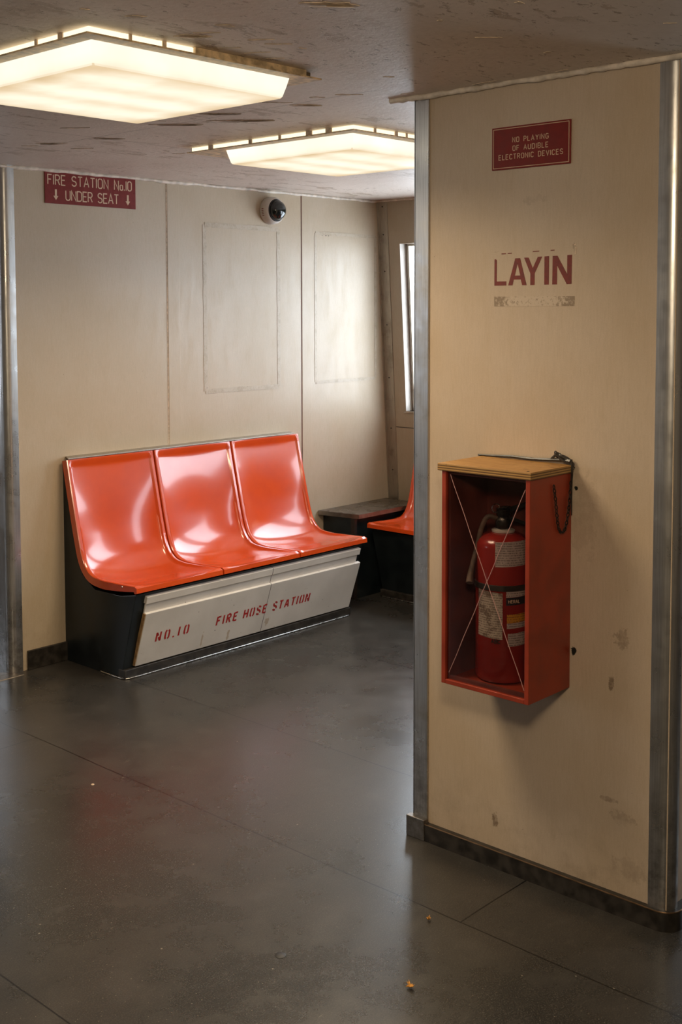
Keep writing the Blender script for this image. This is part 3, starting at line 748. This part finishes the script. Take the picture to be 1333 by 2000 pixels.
# ------------------------------------------------------------------ security camera
sc = thing('security_camera', 'white round security camera with smoked dome on the back wall', 'camera', (4.262, YW, 2.040))
bm = B(); lathe(bm, [(.050, 0), (.066, .001), (.069, .006), (.069, .026), (.067, .040), (.063, .050), (.057, .054), (.050, .052)], 48, (0, 0, 0), 'Y'); link('housing', bm, M_white, sc, smooth=40)
bm = B(); lathe(bm, [(.056, .050), (.0565, .055), (.054, .060), (.050, .060), (.046, .058)], 48, (0, 0, 0), 'Y'); link('trim_ring', bm, M_black, sc, smooth=40)
bm = B(); lathe(bm, [(.050, .058)]+[(.050*math.cos(a), .060+.040*math.sin(a)) for a in [PI/2*i/12 for i in range(12)]]+[(.001, .100)], 48, (0, 0, 0), 'Y'); link('dome', bm, M_domeg, sc, smooth=60)
bm = B()
for k in range(5):
    box(bm, (-.045+.012*k, -.031, -.0665-.003), (-.04+.012*k, -.018, -.0665))
for v in bm.verts:
    a = math.radians(200+v.co.x*600); rr_ = .0695; v.co = Vector((rr_*math.cos(a), v.co.y, rr_*math.sin(a)))
link('printed_mark', bm, M_maroon, sc)
bm = B(); lathe(bm, [(.004, .052), (.012, .056), (.012, .094), (.001, .095)], 16, (.004, 0, 0), 'Y'); link('lens_barrel', bm, M_chrome, sc, smooth=40)

# ------------------------------------------------------------------ ceiling lights
def ceiling_light(label, cx, cy, lx, ly, fx0, fx1, fy0, fy1, glow=1., beam=(LAMP_DOWN, 153)):
    """lens lx by ly centred on cx, cy; frame extents given relative to the centre"""
    t = thing('ceiling_light', label, 'ceiling light', (cx, cy, ZC-.020), 'square ceiling lights')
    hx, hy = lx/2, ly/2; zt, zb, zf = 0, -.050, .004
    # hanging flange: flat metal frame around the lens
    bm = B()
    for a, b in (((fx0, fy0), (fx1, -hy+.004)), ((fx0, hy-.004), (fx1, fy1)), ((fx0, -hy+.004), (-hx+.004, hy-.004)), ((hx-.004, -hy+.004), (fx1, hy-.004))):
        box(bm, (a[0], a[1], 0), (b[0], b[1], .004))
    link('frame', bm, M_lampframe, t)
    # drop lens with tapered rounded rim
    bm = B(); rings = []
    for (ins, z, rad) in ((0, .004, .003), (.006, -.022, .004), (.013, -.046, .004), (.016, -.0500, .005), (.021, -.0515, .006)):
        ring = []
        for (sx, sy, a0) in ((1, 1, 0), (-1, 1, 90), (-1, -1, 180), (1, -1, 270)):
            for i in range(5):
                a = math.radians(a0+90*i/4); ring.append(bm.verts.new((sx*(hx-ins-rad)+rad*math.cos(a), sy*(hy-ins-rad)+rad*math.sin(a), z)))
        rings.append(ring)
    for A, C in zip(rings, rings[1:]):
        for k in range(len(A)): bm.faces.new((A[k], A[(k+1) % len(A)], C[(k+1) % len(A)], C[k]))
    bm.faces.new(rings[-1])
    link('lens', bm, M_lens, t, smooth=30)
    # lit interior seen through the gap above the frame, crossed by dark hangers
    g = .014; r_ = random.Random(int(cx*100))
    bm = B(); ex_ = fx0+g+(fx1-fx0-2*g)*glow
    box(bm, (fx0+g, fy0+g, .0045), (ex_, fy0+g+.012, .019)); box(bm, (fx0+g, fy0+g+.012, .0045), (fx0+g+.012, fy1-g, .019))
    link('lit_gap', bm, M_glow, t)
    if glow < 1:
        bm = B(); box(bm, (ex_, fy0+.006, .004), (fx1-.05, fy0+.018, .0195)); link('closing_strip', bm, M_lampframe, t)
    bm = B(); box(bm, (fx0+g+.012, fy0+g+.012, .010), (fx1-g, fy1-g, .0195)); link('tray', bm, M_tray, t)
    for k in range(5):
        u = fx0+.08+(fx1-fx0-.1)*k/5+r_.uniform(-.05, .05); v = fy0+.08+(fy1-fy0-.1)*k/5+r_.uniform(-.04, .04)
        bm = B(); box(bm, (u, fy0+g-.003, .004), (u+.006+.012*r_.random(), fy0+g, .0195)); link('hanger', bm, M_exposed, t)
        bm = B(); box(bm, (fx0+g-.003, v, .004), (fx0+g, v+.010+.025*r_.random(), .0195)); link('hanger', bm, M_exposed, t)
    area('lamp_beam', (0, 0, -.056), (0, 0, 0), lx*.85, ly*.85, beam[0], WARM, beam[1], parent=t)
    return t
ceiling_light('square glowing ceiling light nearest the camera, cut by the left edge', 1.855, 2.415, .61, .61, -.345, .378, -.345, .37, .42)
fill_lamp_behind = ceiling_light('added unseen fill light, square like the ceiling lights, above and behind the viewpoint', .55, .35, .61, .61, -.345, .378, -.345, .37, beam=(FILL_BEHIND, 180))  # added out-of-view lamp that fills the pillar face with warm light
ceiling_light('square glowing ceiling light partly hidden behind the pillar', 3.275, 2.925, .61, .62, -.35, .36, -.355, .475)

fill_point = bpy.data.lights.new('fill_glow', 'POINT'); fill_point.energy = FILL_BEHIND_POINT; fill_point.color = WARM; fill_point.shadow_soft_size = .12  # added point fill, brightens the upper pillar and the ceiling
fill_point_o = bpy.data.objects.new('fill_glow', fill_point); COL.objects.link(fill_point_o); fill_point_o.location = (0, 0, -.19)
fill_point_o.parent = fill_lamp_behind

# ------------------------------------------------------------------ moulded seats
def seat_mesh(width):
    # side profile of the rim: (y, z) from top to front, y measured from the wall
    prof = cr([(0, -.052, .893), (0, -.072, .80), (0, -.100, .68), (0, -.128, .565), (0, -.158, .470), (0, -.205, .418), (0, -.280, .404), (0, -.36, .405), (0, -.44, .408), (0, -.512, .412)], 7)
    prof = [(p.y, p.z) for p in prof]; T = len(prof)
    prof += [(-.524, .404), (-.526, .384), (-.512, .380)]
    us = [0, .004, .016, .020, .025, .034]+[.034+(width-.068)*i/18 for i in range(1, 18)]+[width-x for x in (.034, .025, .020, .016, .004, 0)]
    # arc length
    S = [0]
    for a, b in zip(prof, prof[1:]): S.append(S[-1]+math.hypot(a[0]-b[0], a[1]-b[1]))
    def sm(a, b, x): x = max(0, min(1, (x-a)/(b-a))); return x*x*(3-2*x)
    bm = B(); G = []
    for j, (y, z) in enumerate(prof):
        a = prof[max(j-1, 0)]; b = prof[min(j+1, len(prof)-1)]
        ty, tz = b[0]-a[0], b[1]-a[1]; l = math.hypot(ty, tz); ny, nz = tz/l, -ty/l      # towards the back
        if nz > 0: pass
        ny, nz = -tz/l, ty/l
        s = S[j]; row = []
        seatpart = sm(.40, .55, s)
        for u in us:
            d = min(u, width-u)
            edge = sm(.016, .025, d)*sm(.012, .024, s)*(1-sm(.60, .78, s))
            dish = (1-((u-width/2)/(width/2-.016))**2) if .016 < u < width-.016 else 0
            dish = max(0, dish)**.8*(.008*sm(.0, .05, s)+.021*sm(.04, .38, s))*(1-sm(.70, .90, s))
            k = (.0065*edge + dish) if j < T else 0
            corner = .0
            rnd_ = (.0025 if d < .001 else 0) if j < T else 0
            row.append((u, y+ny*(k+rnd_), z+nz*(k+rnd_)))
        G.append(row)
    V = [[bm.verts.new(p) for p in row] for row in G]
    for A, C in zip(V, V[1:]):
        for i in range(len(us)-1): bm.faces.new((A[i], A[i+1], C[i+1], C[i]))
    # thickness: side, top skirts following the outer line
    def back(j):
        y, z = prof[j]
        a = prof[max(j-1, 0)]; b = prof[min(j+1, len(prof)-1)]; ty, tz = b[0]-a[0], b[1]-a[1]; l = math.hypot(ty, tz)
        ny, nz = -tz/l, ty/l; s = S[min(j, T-1)]
        th = .036 - .016*sm(.60, .90, s)
        return y+ny*th, z+nz*th
    def_back = []
    for side in (0, -1):
        u = us[side]; q = []
        for j in range(T):
            y, z = back(j); q.append(bm.verts.new((u, y, z)))
        for j in range(T, len(prof)): q.append(V[j][side])
        def_back.append(q)
        for j in range(len(prof)-1):
            f = [V[j][side], V[j+1][side], q[j+1], q[j]]; f = [v for i, v in enumerate(f) if v not in f[:i]]
            if len(f) > 2: bm.faces.new(f)
    bm.faces.new([v for v in V[0]]+[def_back[1][0], def_back[0][0]])
    # closed underside
    for j in range(T-1): bm.faces.new((def_back[0][j], def_back[1][j], def_back[1][j+1], def_back[0][j+1]))
    for side, q in ((0, def_back[0]), (-1, def_back[1])): bm.faces.new((q[T-1], V[T][side], V[T+1][side], V[T+2][side]))
    bm.faces.new([v for v in V[T+2]]+[def_back[1][T-1], def_back[0][T-1]])
    return bm
def bench(name, label, cat, x0, n, width, gap, fascia):
    """built along local x from 0, wall at local y = 0, floor z = 0"""
    t = thing(name, label, cat, (0, 0, 0))
    Lx = n*width+(n-1)*gap
    prof = [(0, 0), (-.398, 0), (-.408, .045), (-.502, .372), (-.40, .352), (-.22, .350), (-.135, .40), (-.098, .50), (-.012, .872), (0, .872)]
    bm = B(); a = [bm.verts.new((.014, y, z)) for y, z in prof]; b = [bm.verts.new((Lx-.014, y, z)) for y, z in prof]; m_ = len(prof)
    bm.faces.new(a); bm.faces.new(b[::-1])
    for i in range(m_): bm.faces.new((a[i], b[i], b[(i+1) % m_], a[(i+1) % m_]))
    link('base', bm, M_dark, t, bevel=.002)
    sm0 = seat_mesh(width)
    first = link('seat', sm0, M_seat, t, smooth=32)
    for k in range(1, n):
        o = first.copy(); COL.objects.link(o); o.parent = t; o.location = (k*(width+gap), 0, 0)
    bm = B(); hexa(bm, [(.008, -.050, .894), (Lx-.03, -.050, .894), (Lx-.012, 0, .897), (.030, 0, .897)], [(.008, -.050, .900), (Lx-.03, -.050, .900), (Lx-.012, 0, .903), (.030, 0, .903)])
    tc = link('top_cap', bm, M_alum, t, bevel=.001)
    for k in range(9):
        bm = B(); lathe(bm, [(.0005, 0), (.0028, 0), (.002, .0012), (.0005, .0014)], 8, (.08+(Lx-.16)*k/8, -.028, .9005), 'Z'); link('screw', bm, M_chrome, tc)
    bm = B(); tube(bm, [(.010, -.26, .004), (.008, -.36, .004), (.010, -.405, .004), (.018, -.422, .004), (.034, -.428, .004), (.10, -.430, .004), (Lx-.03, -.430, .004)], .0035, 8)
    link('floor_bead', bm, M_chrome, t, smooth=60)
    bm = B(); box(bm, (.012, -.424, 0), (Lx-.012, -.38, .040)); link('kick_strip', bm, M_rubber, t, bevel=.003)
    bm = B(); lathe(bm, [(.001, -.001), (.004, -.001), (.003, .002), (.0005, .003)], 10, (0, 0, 0), 'Z')
    bmesh.ops.rotate(bm, verts=bm.verts, cent=(0, 0, 0), matrix=Matrix.Rotation(-PI/2, 3, 'Y')); bmesh.ops.translate(bm, verts=bm.verts, vec=(0, -.43, .398)); link('screw', bm, M_chrome, t)
    if fascia:
        X0, X1 = .068, Lx-.022
        def slab(pb, pt, th, mat, name_, x0=X0, x1=X1, bev=.002):
            # pb, pt: (y,z) of lower and upper front edge
            dy, dz = pt[0]-pb[0], pt[1]-pb[1]; l = math.hypot(dy, dz); ny, nz = dz/l, -dy/l
            bm = B(); hexa(bm, [(x0, pb[0], pb[1]), (x1, pb[0], pb[1]), (x1, pt[0], pt[1]), (x0, pt[0], pt[1])],
                           [(x0, pb[0]+ny*th, pb[1]+nz*th), (x1, pb[0]+ny*th, pb[1]+nz*th), (x1, pt[0]+ny*th, pt[1]+nz*th), (x0, pt[0]+ny*th, pt[1]+nz*th)])
            return link(name_, bm, mat, t, bevel=bev)
        slab((-.505, .324), (-.514, .356), .020, M_fascia, 'upper_rail', .064, Lx-.034)
        slab((-.482, .262), (-.500, .326), .008, M_fascia, 'recessed_strip', .066, Lx-.045)
        fp = slab((-.422, .045), (-.500, .282), .018, M_fascia, 'fascia_panel')
        bm = B(); hexa(bm, [(X0-.004, -.419, .047), (X0+.002, -.419, .047), (X0+.002, -.497, .280), (X0-.004, -.497, .280)],
                       [(X0-.004, -.404, .052), (X0+.002, -.404, .052), (X0+.002, -.482, .285), (X0-.004, -.482, .285)]); link('wooden_edge', bm, M_ply_edge, fp)
        tl = math.hypot(.078, .237); dy, dz = -.078/tl, .237/tl
        def place(u0, v0):
            def f(u, v, d):
                s = v0+v; return (u0+u, -.422+dy*s-d*.96, .045+dz*s-d*.27)
            return f
        for txt, u0, g_, ln in (('NO.', 3.125, .3, .098), ('1', 3.250, .5, None), ('0', 3.281, .5, None), ('FIRE', 3.470, .3, .120), ('HOSE', 3.635, .3, .140), ('STATION', 3.822, .3, .242)):
            bm = B(); letters(bm, txt, place(u0-x0, .096), .052, .0086, g_, .9, font=ST, length=ln)
            link('stencilled_word', bm, M_stencil, fp)
    return t
b1 = bench('bench', 'orange three-seat moulded bench with white FIRE HOSE STATION front under the fire station sign', 'bench', 2.972, 3, .4755, .009, True)
b1.location = (2.972, YW, 0)
b2 = bench('bench', 'orange moulded bench along the window wall, mostly hidden behind the pillar', 'bench', 0, 3, .4755, .009, False)
b2.rotation_euler = (0, 0, -PI/2); b2.location = (5.196, 4.05, 0); b2.scale = (1, .92, 1)

# corner table between the two benches
ct = thing('corner_table', 'low corner table with worn brown top between the two orange benches', 'table', (4.9, 4.2, 0))
bm = B(); hexa(bm, [(4.62, YW-.002, .433), (4.665, 4.066, .433), (5.185, 4.066, .433), (5.195, YW-.002, .433)], [(4.62, YW-.002, .457), (4.665, 4.066, .457), (5.185, 4.066, .457), (5.195, YW-.002, .457)])
link('tabletop', pp(bm, ct), simple('worn_brown_laminate', (.085, .068, .052), .30, 0, .35, 10, .06), ct, bevel=.002)
bm = B(); hexa(bm, [(4.6165, YW-.004, .434), (4.6625, 4.0635, .434), (5.185, 4.0635, .434), (5.185, 4.066, .434), (4.665, 4.066, .434), (4.6195, YW-.004, .434)],
     [(4.6165, YW-.004, .456), (4.6625, 4.0635, .456), (5.185, 4.0635, .456), (5.185, 4.066, .456), (4.665, 4.066, .456), (4.6195, YW-.004, .456)])
link('metal_edging', pp(bm, ct), simple('dull_metal_edging', (.28, .24, .20), .35, .8, .2, 20), ct)
bm = B(); box(bm, (4.66, 4.095, 0), (5.2, YW-.002, .433)); link('cabinet', pp(bm, ct), M_dark, ct, bevel=.002)
bm = B(); box(bm, (4.652, 4.086, 0), (4.674, 4.112, .433)); link('corner_strip', pp(bm, ct), simple('scuffed_dark_metal', (.06, .045, .04), .35, .6), ct, bevel=.002)

# ------------------------------------------------------------------ extinguisher cabinet
cb = thing('extinguisher_cabinet', 'red wooden cabinet with plywood lid and crossed clear front on the pillar', 'cabinet', (2.578, 1.735, .553))
X0, X1, Y0, Y1, Z0, Z1 = 2.480, 2.676, 1.600, 1.872, .553, 1.121
bm = B(); tt = .013
box(bm, (X0, Y0, Z0), (X1, Y0+tt, Z1)); link('side_panel', pp(bm, cb), M_cab, cb, bevel=.0015)
bm = B(); box(bm, (X0, Y1-tt, Z0), (X1, Y1, Z1)); link('side_panel', pp(bm, cb), M_cab, cb, bevel=.0015)
bm = B(); box(bm, (X0, Y0+tt, Z0), (X1, Y1-tt, Z0+.012)); link('bottom_panel', pp(bm, cb), M_cab, cb, bevel=.0015)
bm = B(); box(bm, (X1-.008, Y0+tt, Z0+.012), (X1, Y1-tt, Z1)); box(bm, (X0+.012, Y0+tt, Z0+.012), (X1-.008, Y0+tt+.001, Z1)); box(bm, (X0+.012, Y1-tt-.001, Z0+.012), (X1-.008, Y1-tt, Z1))
link('lining', pp(bm, cb), M_cab_in, cb)
bm = B()
for a, b in (((Y0+tt, Z0+.012), (Y1-tt, Z0+.021)), ((Y0+tt, Z1-.009), (Y1-tt, Z1)), ((Y0+tt, Z0+.021), (Y0+tt+.007, Z1-.009)), ((Y1-tt-.007, Z0+.021), (Y1-tt, Z1-.009))):
    box(bm, (X0+.012, a[0], a[1]), (X0+.022, b[0], b[1]))
link('door_stop', pp(bm, cb), M_cab_in, cb)
bm = B(); box(bm, (X0+.007, Y0+tt, Z0+.012), (X0+.0095, Y1-tt, Z1-.001)); pane = link('clear_front', pp(bm, cb), M_acryl, cb)
bm = B()
for p, q in (((1.848, 1.112), (1.616, .586)), ((1.617, 1.095), (1.850, .584))):
    tube(bm, [(X0+.0055, p[0]+(q[0]-p[0])*i/20+.0006*math.sin(i*1.3), p[1]+(q[1]-p[1])*i/20) for i in range(21)], .0010, 6)
link('crossed_lines', pp(bm, cb), M_score, pane)
bm = B(); hexa(bm, [(X0-.005, Y0-.005, 1.121), (X0-.005, Y1+.011, 1.121), (X1, Y1+.011, 1.121), (X1, Y0-.005, 1.121)], [(X0-.005, Y0-.005, 1.1405), (X0-.005, Y1+.011, 1.1405), (X1, Y1+.011, 1.1405), (X1, Y0-.005, 1.1405)])
lid = link('lid', pp(bm, cb), M_ply, cb, bevel=.0012)
bm = B(); lathe(bm, [(.0005, 0), (.004, 0), (.003, .001), (.0005, .001)], 10, (X0+.012, Y0+.014, 1.1405)); link('dark_screw', pp(bm, cb), M_black, cb)
# dark hinge strip and crumpled strap at the back of the lid
bm = B(); tube(bm, [(2.672, 1.892, 1.143), (2.672, 1.84, 1.1445), (2.671, 1.78, 1.1475), (2.672, 1.72, 1.146), (2.671, 1.66, 1.149), (2.668, 1.62, 1.152), (2.666, 1.598, 1.150)], .0042, 6, rfun=lambda t: .0026+.0030*t)
link('hinge_strip', pp(bm, cb), M_rubber, cb)
bm = B()
for sd in range(4):
    rnd = random.Random(sd+20); base = [(2.668, 1.66-.01*sd, 1.150+.004*sd), (2.662, 1.640, 1.160+.004*sd), (2.664, 1.622, 1.162-.003*sd), (2.666, 1.604, 1.153-.002*sd), (2.668, 1.588, 1.146-.005*sd)]
    tube(bm, cr([(x+rnd.uniform(-.003, .003), y, z+rnd.uniform(-.004, .004)) for x, y, z in base], 4), .0028, 6, rfun=lambda t: .0012+.003*math.sin(PI*min(1, t+.1)))
tube(bm, cr([(2.668, 1.599, 1.155), (2.666, 1.594, 1.13), (2.668, 1.596, 1.10), (2.670, 1.597, 1.06), (2.672, 1.597, 1.01)], 4), .0035, 6, rfun=lambda t: .0045-.003*t)
link('crumpled_strap', pp(bm, cb), M_rubber, cb)
# chain hanging in a loop on the side panel
path = cr([(2.581, 1.595, 1.098), (2.587, 1.594, 1.065), (2.594, 1.594, 1.028), (2.601, 1.594, .995), (2.610, 1.594, .977), (2.622, 1.594, .972), (2.634, 1.594, .978), (2.646, 1.594, 1.005), (2.655, 1.594, 1.045), (2.662, 1.594, 1.10)], 10)
pl = [path[0]]; acc = 0
for a, b in zip(path, path[1:]):
    acc += (b-a).length
    if acc > .0078: pl.append(b); acc = 0
bm = B()
for i, (a, b) in enumerate(zip(pl, pl[1:])):
    d = (b-a).normalized(); c = (a+b)/2; n1 = Vector((0, 1, 0)); n2 = d.cross(n1)
    if i % 2: n1, n2 = n2, n1
    ring = [c+d*.0062*math.cos(2*PI*k/10)+n2*.0036*math.sin(2*PI*k/10) for k in range(10)]
    tube(bm, ring, .0014, 5, closed=True)
link('chain', pp(bm, cb), simple('blackened_chain', (.03, .022, .018), .55, .5), cb, smooth=60)

# ------------------------------------------------------------------ extinguisher
M_headm = simple('dark_cast_metal', (.06, .055, .05), .32, .8, .4, 90, .1)
EX, EY, EZ = 2.596, 1.757, .5655; ER = .072
ex = thing('fire_extinguisher', 'red fire extinguisher with paper labels inside the red cabinet', 'fire extinguisher', (EX, EY, EZ))
bm = B(); lathe(bm, [(.055, 0), (.067, .004), (ER, .014), (ER, .356)]+[(.020+(ER-.020)*math.cos(a), .356+.036*math.sin(a)) for a in [PI/2*i/10 for i in range(1, 10)]]+[(.020, .392), (.018, .402)], 56); link('cylinder', bm, M_ext, ex, smooth=40)
bm = B(); lathe(bm, [(.020, .391), (.030, .392), (.031, .397), (.022, .401), (.018, .401)], 32); link('collar', bm, M_white, ex, smooth=40)
bm = B(); lathe(bm, [(.017, .40), (.021, .403), (.021, .425), (.016, .432), (.019, .438), (.019, .452), (.004, .455)], 24); link('valve', bm, M_headm, ex, smooth=40)
bm = B(); lathe(bm, [(ER-.001, .247), (ER+.0025, .248), (ER+.0025, .262), (ER-.001, .263)], 56); link('strap', bm, M_rubber, ex, smooth=40)
va = math.radians(215)                       # towards the open front
def pol(r_, phi, z): a = va-math.radians(phi); return (r_*math.cos(a), r_*math.sin(a), z)
def bar(bm, pts, w_, h_):
    for p, q in zip(pts, pts[1:]):
        p = Vector(p); q = Vector(q); d = (q-p).normalized(); s = d.cross(Vector((0, 0, 1))).normalized()*w_/2; u = s.cross(d).normalized()*h_/2
        hexa(bm, [p+s+u, p-s+u, p-s-u, p+s-u], [q+s+u, q-s+u, q-s-u, q+s-u])
    return bm
dirh = Vector((math.sin(va+.5), -math.cos(va+.5), 0))      # levers point to image right
def H(d, z, o=0): return Vector((0, 0, z))+dirh*d*-1+Vector((math.cos(va), math.sin(va), 0))*o
bm = B(); bar(bm, [H(-.012, .438), H(.030, .452), H(.075, .462)], .020, .007); link('squeeze_lever', bm, M_black, ex, bevel=.001)
bm = B(); bar(bm, [H(-.014, .420), H(.028, .424), H(.075, .405)], .022, .008); link('carry_handle', bm, M_black, ex, bevel=.001)
bm = B(); tube(bm, [H(-.020, .452), H(.000, .456), H(.02, .455)], .004, 8); link('pin', bm, M_chrome, ex)
bm = B(); tube(bm, [H(-.022, .455)+Vector((0, 0, .012*math.sin(2*PI*k/14)))+dirh*.012*math.cos(2*PI*k/14) for k in range(14)], .0014, 6, closed=True); link('pull_ring', bm, M_chrome, ex)
bm = B(); lathe(bm, [(.002, 0), (.015, .001), (.015, .010), (.011, .012), (.001, .012)], 24, (0, 0, 0), 'Y')
bmesh.ops.rotate(bm, verts=bm.verts, cent=(0, 0, 0), matrix=Matrix.Rotation(math.radians(215-270), 3, 'Z')); g0 = pol(.016, 14, .418)
bmesh.ops.translate(bm, verts=bm.verts, vec=g0); link('pressure_gauge', bm, M_headm, ex, smooth=40)
hp_ = cr([pol(.012, 70, .425), pol(.042, 75, .432), pol(.058, 80, .40), pol(.070, 78, .35), pol(.083, 72, .31), pol(.092, 68, .28), pol(.098, 62, .262)], 6)
bm = B(); tube(bm, hp_, .007, 10, rfun=lambda t: .0065 if t < .7 else .0065+.004*(t-.7)/.3); link('hose', bm, M_hose, ex, smooth=60)
def curved(name, phi0, phi1, z0, z1, mat, par=ex, lift=.0006, skew=0):
    bm = B(); n = 16; q = []
    for i in range(n+1):
        ph = phi0+(phi1-phi0)*i/n; dz = skew*(i/n)
        q.append((bm.verts.new(pol(ER+lift, ph, z0+dz)), bm.verts.new(pol(ER+lift, ph, z1+dz)), bm.verts.new(pol(ER-.001, ph, z1+dz)), bm.verts.new(pol(ER-.001, ph, z0+dz))))
    for A, C in zip(q, q[1:]):
        for k in range(4): bm.faces.new((A[k], A[(k+1) % 4], C[(k+1) % 4], C[k]))
    bm.faces.new(q[0]); bm.faces.new(q[-1][::-1])
    return link(name, bm, mat, par, smooth=40)
Zr = lambda z: z-EZ
curved('inspection_label', 17, -80, Zr(.876), Zr(.941), M_lab, skew=.006)
curved('instruction_label', 60, 1, Zr(.690), Zr(.812), M_lab_old, skew=-.004)
curved('upper_label', -6, -80, Zr(.797), Zr(.820), M_lab, skew=.004)
lb = curved('black_name_label', -6, -80, Zr(.776), Zr(.796), M_lab_blk, skew=.004)
curved('yellow_label', -8, -80, Zr(.730), Zr(.752), M_lab_yel, skew=.004)
curved('white_strip_label', -8, -80, Zr(.715), Zr(.729), M_lab, skew=.004)
curved('lower_label', -10, -80, Zr(.668), Zr(.702), M_lab, skew=.004)
def on_cyl(phi0, z0): return lambda u, v, d: pol(ER+.0008+d, phi0-math.degrees(u/ER), z0+v)
bm = B(); letters(bm, 'HERAL', on_cyl(-11, Zr(.782)), .009, .0013, .25); link('label_lettering', bm, M_tan, lb)
bm = B(); letters(bm, 'ABC', on_cyl(24, Zr(.675)), .011, .002, .25); link('class_lettering', bm, M_black, ex)

# ------------------------------------------------------------------ small things on the floor
def leaf(label, x, y, rot, s, seed):
    rnd = random.Random(seed); bm = B(); out = []
    n = 14
    for k in range(n):
        a = 2*PI*k/n; q = (1 if k % 2 else .62)*(.75+.4*rnd.random())
        px, py = s*q*math.cos(a)*1.3, s*q*math.sin(a)*.8
        out.append((px, py, .002+.012*abs(px/s)*.5+rnd.uniform(0, .005)))
    c = bm.verts.new((0, 0, .0015)); vv = [bm.verts.new(p) for p in out]
    for i in range(n): bm.faces.new((c, vv[i], vv[(i+1) % n]))
    t = thing('fallen_leaf', label, 'leaf', (x, y, 0)); t.rotation_euler = (0, 0, rot)
    o = link('blade', bm, M_lead, t); sm = o.modifiers.new('thickness', 'SOLIDIFY'); sm.thickness = .0007; sm.offset = 1
    bm = B(); tube(bm, [(s*.9, 0, .006), (s*1.5, s*.2, .004), (s*1.9, s*.5, .002)], .0008, 5); link('stem', bm, M_hose, t)
leaf('small dry yellow leaf on the floor, the one nearer the pillar base', 2.308, 1.779, .6, .0072, 4)
leaf('crumpled dry yellow leaf on the floor, the one nearest the camera', 2.043, 1.627, 1.2, .0115, 9)
bm = B(); lathe(bm, [(.012, 0), (.0135, .0006), (.011, .0016), (.004, .002)], 20, (1.938, 1.940, 0)); tag(link('gum_spot', bm, M_gum, smooth=50), 'flat black gum spot alone on the open dark floor', 'gum')
bm = B(); lathe(bm, [(.003, 0), (.006, .001), (.004, .003), (.001, .0035)], 7, (2.241, 3.105, 0)); tag(link('paint_chip', bm, M_tan), 'tiny pale chip of debris on the floor in front of the bench', 'debris')
